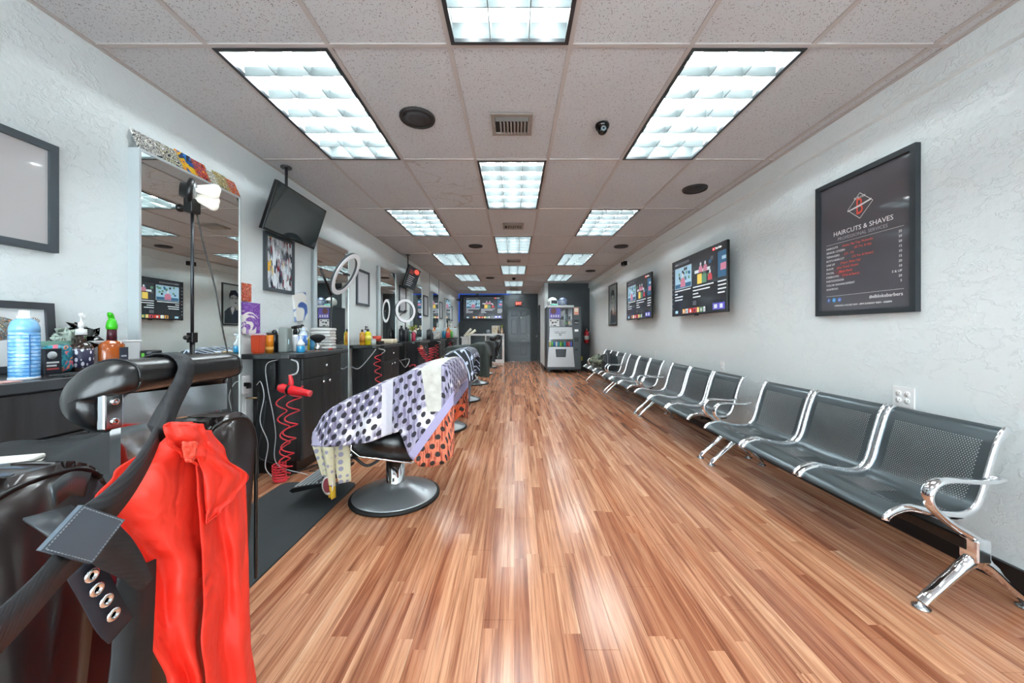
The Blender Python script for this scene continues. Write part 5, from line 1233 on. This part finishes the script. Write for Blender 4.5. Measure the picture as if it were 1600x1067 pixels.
cord('white cord looping down from the outlet box to the floor', [(-2.03, 2.86, .72), (-1.97, 2.82, .75), (-1.93, 2.80, .64), (-1.96, 2.80, .45), (-1.90, 2.80, .28), (-1.92, 2.80, .10), (-1.86, 2.80, .012)], .0032, mat('#d4d8da', .4))
cord('pale grey cord hanging in a loop from the worktop beside the dryer', [(-1.84, 2.84, .925), (-1.92, 2.81, .88), (-1.90, 2.80, .70), (-1.86, 2.80, .50), (-1.84, 2.80, .35), (-1.83, 2.80, .12), (-1.62, 2.86, .012)], .003, mat('#c8ccce', .4))
cord('black cord drooping from the outlet box down to the floor', [(-2.03, 2.88, .66), (-2.0, 2.82, .5), (-2.02, 2.82, .3), (-1.98, 2.82, .16), (-1.85, 2.84, .10)], .006, M_black)
cord('thick dark cord hanging straight beside the white conduit', [(-1.93, 2.82, .60), (-1.95, 2.82, .42), (-1.99, 2.82, .20), (-1.97, 2.80, .012)], .0045, mat('#3a4044', .4))
rnd = random.Random(5)
for j, lab in enumerate(('tangled black cable loops on the floor before the second cabinet', 'thin black cable snaking over the floor toward the footrest', 'dark cable curve on the floor beside the baseboard')):
    pts = [(-1.78, 2.9, .006)]
    for q in range(7): pts.append((-1.74+.05*q+rnd.uniform(-.08, .08), 2.92+rnd.uniform(-.12, .20), .006+.004*j))
    cord(lab, pts, .0035, M_black)
# outlet box and conduit between first mirror and second cabinet
t = thing('conduit_bundle', 'white painted electrical box with conduit pipes beside the nearest mirror', 'conduit', (XL, 2.80, 0))
part('box', M_white, t, rbx, 0, .05, -.035, .045, .66, .80, .006)
for j in range(4): part('pipe', M_white, t, tube, [(.014, -.03+.024*j, .66), (.014, -.03+.024*j, .13)], .009, 10)
part('socket', mat('#2a2d2f', .4), t, rbx, .05, .07, .0, .035, .70, .74, .004); part('valve', mat('#b09a70', .4, .7), t, tube, [(.015, .04, .62), (.10, .05, .62)], .006, 8)
part('plug', M_black, t, rbx, .05, .09, -.025, -.005, .72, .75, .004)
t = thing('power_strip', 'black power strip hung on the side of the second cabinet', 'power strip', (-1.93, 2.905, .76)); part('body', M_black, t, rbx, -.03, .03, -.02, .012, -.08, .14, .006); part('switch', mat('#3a3d40', .4), t, rbx, -.01, .01, -.025, -.02, .08, .11, .002)
# cords at farther stations
def st(i): return CY0[i]-.06
for i, x0, turns, lab in ((2, -1.72, 5, 'red coiled cord hanging at the near side of the third cabinet'), (4, -1.74, 6, 'red coiled cord hanging at the fifth cabinet'), (5, -1.76, 5, 'red coiled cord hanging at the farthest cabinet')):
    y = st(i); cord(lab, [(x0, y, .86), (x0-.02, y, .72), (x0, y, .56), (x0-.02, y, .38)], .0055, M_cord, coil=(.038, turns), name='coiled_cord')
    cord('grey lead joining the coil under the %s worktop' % cl[i], [(x0+.04, y, .86), (x0+.08, y, .90), (x0, y, .925)], .0055, mat('#b8bcbe', .4))
y = st(3)
cord('large tangled bunch of red coiled cord at the fourth cabinet', [(-1.66, y, .86), (-1.60, y, .74), (-1.50, y, .60), (-1.54, y, .50)], .006, M_cord, coil=(.055, 11), name='coiled_cord')
cord('second strand of red coil in the bunch at the fourth cabinet', [(-1.46, y+.02, .86), (-1.47, y+.02, .70), (-1.48, y, .50), (-1.56, y, .44)], .006, M_cord, coil=(.045, 11), name='coiled_cord')
cord('loose red tail of coil trailing left at the fourth cabinet', [(-1.86, y, .52), (-1.78, y, .56), (-1.70, y, .52), (-1.60, y, .55)], .006, M_cord, coil=(.016, 5), name='coiled_cord')
cord('white cord hung across the second mirror gap at the third cabinet', [(-2.04, 4.54, .70), (-1.95, 4.56, .68), (-1.80, 4.56, .84), (-1.74, 4.56, .92)], .005, mat('#c8ccce', .4))
cord('pale cable drooping along the third cabinet front', [(FX+.01, 5.34, .72), (FX+.05, 5.5, .60), (FX+.02, 5.8, .70), (-1.9, 6.1, .66)], .005, mat('#b8bcbe', .4))

t = jar('small brown bottle with pale label standing on a bracket under the fourth worktop', 'bottle', -1.66, CY0[3]+.02, bprof(.028, .10), '#b05a38', None, lab=(.02, .06), labc='#d8c8a8', name='bottle', z=.80)
part('bracket', M_black, t, bx, -.14, .035, -.035, .06, -.012, 0)
# ================================================================ NEAREST BARBER CHAIR (seen from behind)
t = thing('barber_chair', 'nearest black barber chair seen from behind with a big padded headrest', 'barber chair', (-1.03, .69, 0), group='row of barber chairs facing the left wall')
base_parts(t)
part('seat_frame', M_black, t, rbx, -.22, .25, -.20, .20, .33, .40, .02)
part('seat', M_pad, t, rbx, -.30, .25, -.235, .235, .39, .50, .035, 4, smooth=True)
def shoulder(y0, y1, inner):
    # rounded upper corner of the split backrest
    P = [(y0, .40), (y1, .40)]
    r = .085; arc = []
    def a(cy, cz, a0, a1, rr):
        return [(cy+rr*math.cos(a0+(a1-a0)*i/7), cz+rr*math.sin(a0+(a1-a0)*i/7)) for i in range(8)]
    P += a(y1-(r if inner < 0 else .04), .945-(r if inner < 0 else .04), 0, PI/2, r if inner < 0 else .04)
    P += a(y0+(r if inner > 0 else .04), .945-(r if inner > 0 else .04), PI/2, PI, r if inner > 0 else .04)
    return P
def padded(P, x0, x1, name, m1, m2):
    b = B(); prism(b, P, x0, x1, 'yz'); bmesh.ops.bevel(b, geom=b.edges[:], offset=.022, segments=4, affect='EDGES'); o = obj(name, b, m1, t, smooth=True); return o
def rr(y0, y1, z0, z1, r):
    P = []
    for cy, cz, a0 in ((y1-r, z0+.02, -PI/2), (y1-r, z1-r, 0), (y0+r, z1-r, PI/2), (y0+r, z0+.02, PI)):
        q = r if cz > .5 else .02
        for i in range(8): P.append((cy+(q if cz > .5 else .02)*math.cos(a0+i*PI/14), cz+q*math.sin(a0+i*PI/14)))
    return P
b = B(); prism(b, rr(-.27, -.075, .42, .945, .08), .27, .36, 'yz'); bmesh.ops.bevel(b, geom=b.edges[:], offset=.018, segments=3, affect='EDGES'); o1 = obj('backrest', b, M_backshell, t, smooth=True)
b = B(); prism(b, rr(.075, .27, .42, .945, .08), .27, .36, 'yz'); bmesh.ops.bevel(b, geom=b.edges[:], offset=.018, segments=3, affect='EDGES'); o2 = obj('backrest', b, M_backshell, t, smooth=True)
part('back_panel', M_backshell, t, rbx, .275, .345, -.15, .15, .42, .74, .01)
for s in (-1, 1):
    pp = [(.357, s*.255, .50), (.357, s*.256, .80), (.357, s*.254, .86), (.357, s*.232, .912), (.357, s*.19, .931), (.357, s*.13, .928), (.357, s*.10, .905)]
    part('piping', M_black, o1 if s < 0 else o2, tube, pp, .0045, 8, 5)
for s in (-1, 1):
    y = s*.31
    part('armrest', M_pad, t, rbx, -.20, .22, y-.035, y+.035, .62, .67, .02, 3, smooth=True); part('arm_support', M_chrome, t, tube, [(-.15, y, .62), (-.16, y, .50), (-.08, y*.9, .42)], .013, 8, 4)
part('leg_rest', M_pad, t, prism, [(-.30, .42), (-.27, .44), (-.36, .22), (-.40, .23)], -.18, .18, 'xz')
b = B(); prism(b, [(-.62, .118), (-.60, .105), (-.37, .155), (-.37, .172), (-.60, .135)], -.19, .19, 'xz'); fr = obj('footrest', b, M_black, t)
for s in (-1, 1): part('footrest_bar', M_steel, t, tube, [(-.20, s*.15, .38), (-.38, s*.15, .20), (-.46, s*.15, .15)], .012, 8)
part('headrest_post', M_chrome, t, bx, .295, .315, -.03, .05, .70, 1.0)
# headrest: padded roll along y, world y .56 .. .89
HP = [(-.645, 1.055), (-.650, 1.078), (-.675, 1.090), (-.712, 1.087), (-.745, 1.065), (-.762, 1.030), (-.757, 1.0), (-.735, .978), (-.705, .968), (-.690, .985), (-.688, 1.026), (-.668, 1.034), (-.650, 1.042)]
HPs = smoothpath([(a, 0, c) for a, c in HP]+[(HP[0][0], 0, HP[0][1])], 3)[:-1]
hp = []; NS = 22; hc = Vector((-.71, 0, 1.028))
for i in range(NS+1):
    u = i/NS; yy = .585+.305*u; e = min(u, 1-u)/.13; sc = math.sqrt(max(0, 1-(1-min(1, e))**2)); sc = max(.25, sc)
    hp.append([Vector((hc.x+(p.x-hc.x)*sc+1.03, yy-.69, hc.z+(p.z-hc.z)*sc)) for p in HPs])
b = B(); loft(b, hp); hr = obj('headrest', b, M_pad, t, smooth=True)
for k0 in (3, 10, 20):
    c0 = Vector((hc.x+1.03, hp[k0][0].y, hc.z)); part('seam', M_black, hr, tube, [p+(p-c0).normalized()*.001 for p in hp[k0]+[hp[k0][0]]], .0020, 6)
M_plate = mat('#d8d8da', .10, 1)
hx = -.684+1.03
b = B(); prism(b, [(-.09, .977), (.17, .957), (.17, 1.018), (-.09, 1.033)], hx, hx+.004, 'yz'); pl = obj('bracket_plate', b, M_plate, t)
b = B(); rbx(b, hx, hx+.014, -.096, -.066, .977, 1.036, .003); bk = obj('bracket', b, M_steel, t)
for zz in (.990, 1.023): part('screw', M_chrome, bk, lathe, [(.0065, hx+.013), (.0055, hx+.017), (.002, hx+.0165), (0, hx+.015)], (0, -.081, zz), 14, axis='x')

# ---- red smock, black apron straps, black cape, towel
M_smock = N('red_nylon', .6); p = M_smock.obj(); M_smock.col(M_smock.mix(M_smock.noise(p, 3, 1), '#e62615', '#f23a26')); M_smock.bump(M_smock.noise(M_smock.map(p, (5, 8, 5)), 1, 2.2, .5, 1.4), .8, .03); M_smock = M_smock.m
def pxsheet(rows, xf, nu=30, nv=8, fold=.0, seed=0, fr=7):
    """rows: (py, px left, px right) seen on the hanging plane X = xf(u, v)"""
    R = [(r[0], r[1], r[2]) for r in rows]
    def fn(v, u):
        q = v*(len(R)-1); 
        py = lerp([(i, r[0]) for i, r in enumerate(R)], q)
        k0 = min(int(q), len(R)-2); tt = q-k0; tt = tt*tt*(3-2*tt)
        a = R[k0][1]+(R[k0+1][1]-R[k0][1])*tt; c = R[k0][2]+(R[k0+1][2]-R[k0][2])*tt
        px = a+(c-a)*u
        X = xf(u, v)+fold*math.sin(u*fr*PI+2.2*math.sin(v*3+seed)+seed)*(.35+.65*v)+noise.noise(Vector((u*4, v*6, seed)))*.008
        return at_x(px, py, X)
    b = B(); sheet(b, fn, nv*len(R), nu); return b
sm = thing('red_smock', 'bright red barber smock hanging from the back of the nearest chair', 'smock', (-.60, .72, .92))
inv = Matrix.Translation(-sm.location)
b = pxsheet([(662, 262, 318), (700, 225, 338), (740, 178, 345), (780, 148, 352), (830, 165, 352), (880, 215, 345), (940, 232, 325), (1000, 236, 318), (1067, 262, 328), (1140, 275, 335), (1240, 280, 345)], lambda u, v: -.62+.045*v+.02*math.sin(u*PI), 36, 8, .016, 1, 3.1); b.transform(inv); obj('left_panel', b, M_smock, sm, thick=.002)
b = pxsheet([(672, 300, 330), (705, 305, 352), (760, 308, 384), (820, 312, 386), (880, 316, 388), (940, 318, 389), (1000, 314, 391), (1067, 322, 400), (1140, 325, 405), (1240, 330, 410)], lambda u, v: -.60+.055*v-.01*u, 36, 8, .014, 3, 2.7); b.transform(inv); obj('right_panel', b, M_smock, sm, thick=.002)
b = pxsheet([(690, 306, 330), (712, 308, 350), (745, 318, 389), (775, 320, 370), (800, 322, 345), (818, 322, 324)], lambda u, v: -.578+.012*v, 16, 7, .006, 5, 2); b.transform(inv); obj('shoulder_flap', b, M_smock, sm, thick=.002)
b = pxsheet([(660, 262, 300), (666, 256, 318), (690, 262, 326), (712, 282, 324), (726, 305, 318)], lambda u, v: -.588+.014*math.sin(v*PI), 14, 7, .006, 7, 3); b.transform(inv); obj('collar', b, M_smock, sm, thick=.003)
b = pxsheet([(690, 284, 308), (708, 286, 306), (722, 290, 302)], lambda u, v: -.566, 6, 4); b.transform(inv); obj('collar_tab', b, mat('#ff5a44', .5), sm, thick=.003)
M_web = N('black_webbing', .6); p = M_web.obj(); M_web.col(M_web.mix(M_web.noise(p, 30, 2), '#15181c', '#24282d')); M_web.bump(M_web.n('ShaderNodeTexWave', {'Vector': M_web.map(p, (1, 1, 1), (.6, .5, 0)), 'Scale': 90}).outputs['Fac'], .4, .001); M_web = M_web.m
def ribbon(P, name, m, parent, th=.003):
    """band through (point, half width), its width kept across the run"""
    Q = smoothpath([p for p, w in P], 6); b = B(); prev = None
    for i, q in enumerate(Q):
        k0 = min(i//6, len(P)-2); w = P[k0][1]+(P[k0+1][1]-P[k0][1])*(i/6-k0)
        d = (Q[min(i+1, len(Q)-1)]-Q[max(i-1, 0)]).normalized(); ax = Vector((0, 1, 0)) if abs(d.y) < .75 else Vector((0, 0, -1))
        if abs(d.y) >= .75 and d.y > 0: ax = -ax
        s = (ax-d*d.dot(ax)).normalized()
        if prev and prev[2].dot(s) < 0: s = -s
        a, c = b.verts.new(q+s*w), b.verts.new(q-s*w)
        if prev: f = b.faces.new((prev[0], a, c, prev[1])); f.smooth = True
        prev = (a, c, s)
    b.transform(parent_inv); return obj(name, b, m, parent, thick=th)
def strap(pts, wpx, name, m, parent, th=.003): return ribbon([(at_x(a, c, X), w) for (a, c, X, w) in pts], name, m, parent, th)
ap = thing('black_apron', 'black apron with webbing straps, leather patch and eyelets hung over the nearest headrest', 'apron', (-.58, .60, .90))
parent_inv = Matrix.Translation(-ap.location)
ribbon([(Vector(p), w) for p, w in (((-.766, .70, 1.0), .016), ((-.758, .71, 1.06), .016), ((-.712, .722, 1.093), .016), ((-.672, .720, 1.095), .016), ((-.643, .710, 1.078), .016), ((-.633, .696, 1.050), .016))]+[(at_x(a, c, X), w) for a, c, X, w in ((262, 640, -.615, .016), (236, 700, -.575, .018), (205, 750, -.55, .021), (170, 790, -.535, .023), (140, 815, -.53, .024))], 'neck_strap', M_web, ap)
strap([(130, 850, -.535, .022), (95, 885, -.525, .021), (50, 935, -.50, .020), (0, 985, -.47, .020), (-60, 1040, -.44, .020)], 0, 'waist_strap', M_web, ap)
strap([(148, 835, -.545, .022), (180, 862, -.55, .021), (205, 885, -.555, .016), (228, 915, -.56, .010)], 0, 'side_strap', M_web, ap)
strap([(118, 830, -.565, .020), (92, 812, -.58, .021), (75, 800, -.60, .021)], 0, 'side_strap', mat('#2a2f33', .45), ap)
strap([(82, 775, -.60, .016), (110, 756, -.61, .016), (136, 757, -.62, .016)], 0, 'leather_loop', mat('#33383b', .35), ap)
strap([(215, 885, -.585, .028), (212, 940, -.578, .029), (208, 1010, -.57, .029), (202, 1090, -.56, .030), (200, 1200, -.55, .030)], 0, 'hanging_strap', mat('#15171a', .6), ap)
M_navy = mat('#171b26', .6)
strap([(128, 880, -.565, .018), (150, 920, -.565, .018), (172, 962, -.565, .018), (188, 985, -.57, .016)], 0, 'eyelet_band', M_navy, ap)
for (a, c) in ((144, 899), (152, 921), (167, 938), (178, 960)):
    q = at_x(a, c, -.557)-ap.location; b = B(); lathe(b, [(.0035, -.001), (.0042, .0012), (.0065, .0018), (.0085, .0008), (.009, -.001)], q, 18, axis='x'); obj('eyelet', b, M_chrome, ap)
# leather patch
b = B(); P = [at_x(a, c, -.522) for a, c in ((60, 860), (126, 789), (192, 812), (140, 881))]
n_ = Vector((1, 0, 0)); A = [b.verts.new(p+n_*.003) for p in P]; Bq = [b.verts.new(p-n_*.003) for p in P]
for f in [A, Bq[::-1]]+[[A[i], Bq[i], Bq[(i+1) % 4], A[(i+1) % 4]] for i in range(4)]: b.faces.new(f)
b.transform(parent_inv); lp = obj('leather_patch', b, mat('#4d5963', .38, coat=.2), ap)
c_ = sum(P, Vector())/4; b = B()
for i in range(4):
    a, c = P[i].lerp(c_, .08), P[(i+1) % 4].lerp(c_, .08)
    for j in range(14):
        s0, s1 = a.lerp(c, j/14), a.lerp(c, (j+.6)/14); tube(b, [s0+n_*.0035, s1+n_*.0035], .0006, 5)
b.transform(parent_inv); obj('stitching', b, mat('#8a9298', .6), lp)
# dark red lining behind eyelets
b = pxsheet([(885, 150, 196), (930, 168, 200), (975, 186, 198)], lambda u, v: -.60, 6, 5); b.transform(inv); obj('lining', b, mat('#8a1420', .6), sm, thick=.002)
# black cape over the seat and arms of nearest chair
def bc(u, v):
    y = .40+.56*v; X = -.76-.62*u
    z = .93-.10*u-.09*math.sin(PI*v)*(1-.2*u)+.012*math.sin(u*11+v*4)
    if u < .06: z -= .02*(1-u/.06)
    return Vector((X+1.03, y-.69, z))
b = B(); sheet(b, bc, 24, 20); o = obj('barber_cape', b, fabric('#0e1012', '#1c2024', .6), None, loc=(-1.03, .69, 0), thick=.003); tag(o, 'plain black cape spread in front of the nearest chair back, under the white towel', 'cape')
# its hanging front, down to the arms
b = B(); sheet(b, lambda u, v: Vector((-.35-.02*math.sin(v*20), -.29+.56*v, .83-.30*u-.09*math.sin(PI*v)*.8*(1-u))), 8, 20); obj('hanging_front', b, fabric('#0e1012', '#1c2024', .6), o, thick=.003)
b = B(); sheet(b, lambda u, v: Vector((-.35+.62*v, .27+.01*math.sin(v*25), .83+.10*v-.26*u)), 8, 16); obj('hanging_side', b, fabric('#0e1012', '#1c2024', .6), o, thick=.003)
t = thing('folded_towel', 'small folded white towel lying on the black cape at the left edge', 'towel', (-1.24, .84, .818), .35)
for j in range(2): part('layer', mat('#e2e0da', .9), t, rbx, -.10+.004*j, .10, -.028, .028-.003*j, .012*j, .012+.012*j, .005, 3, smooth=True)
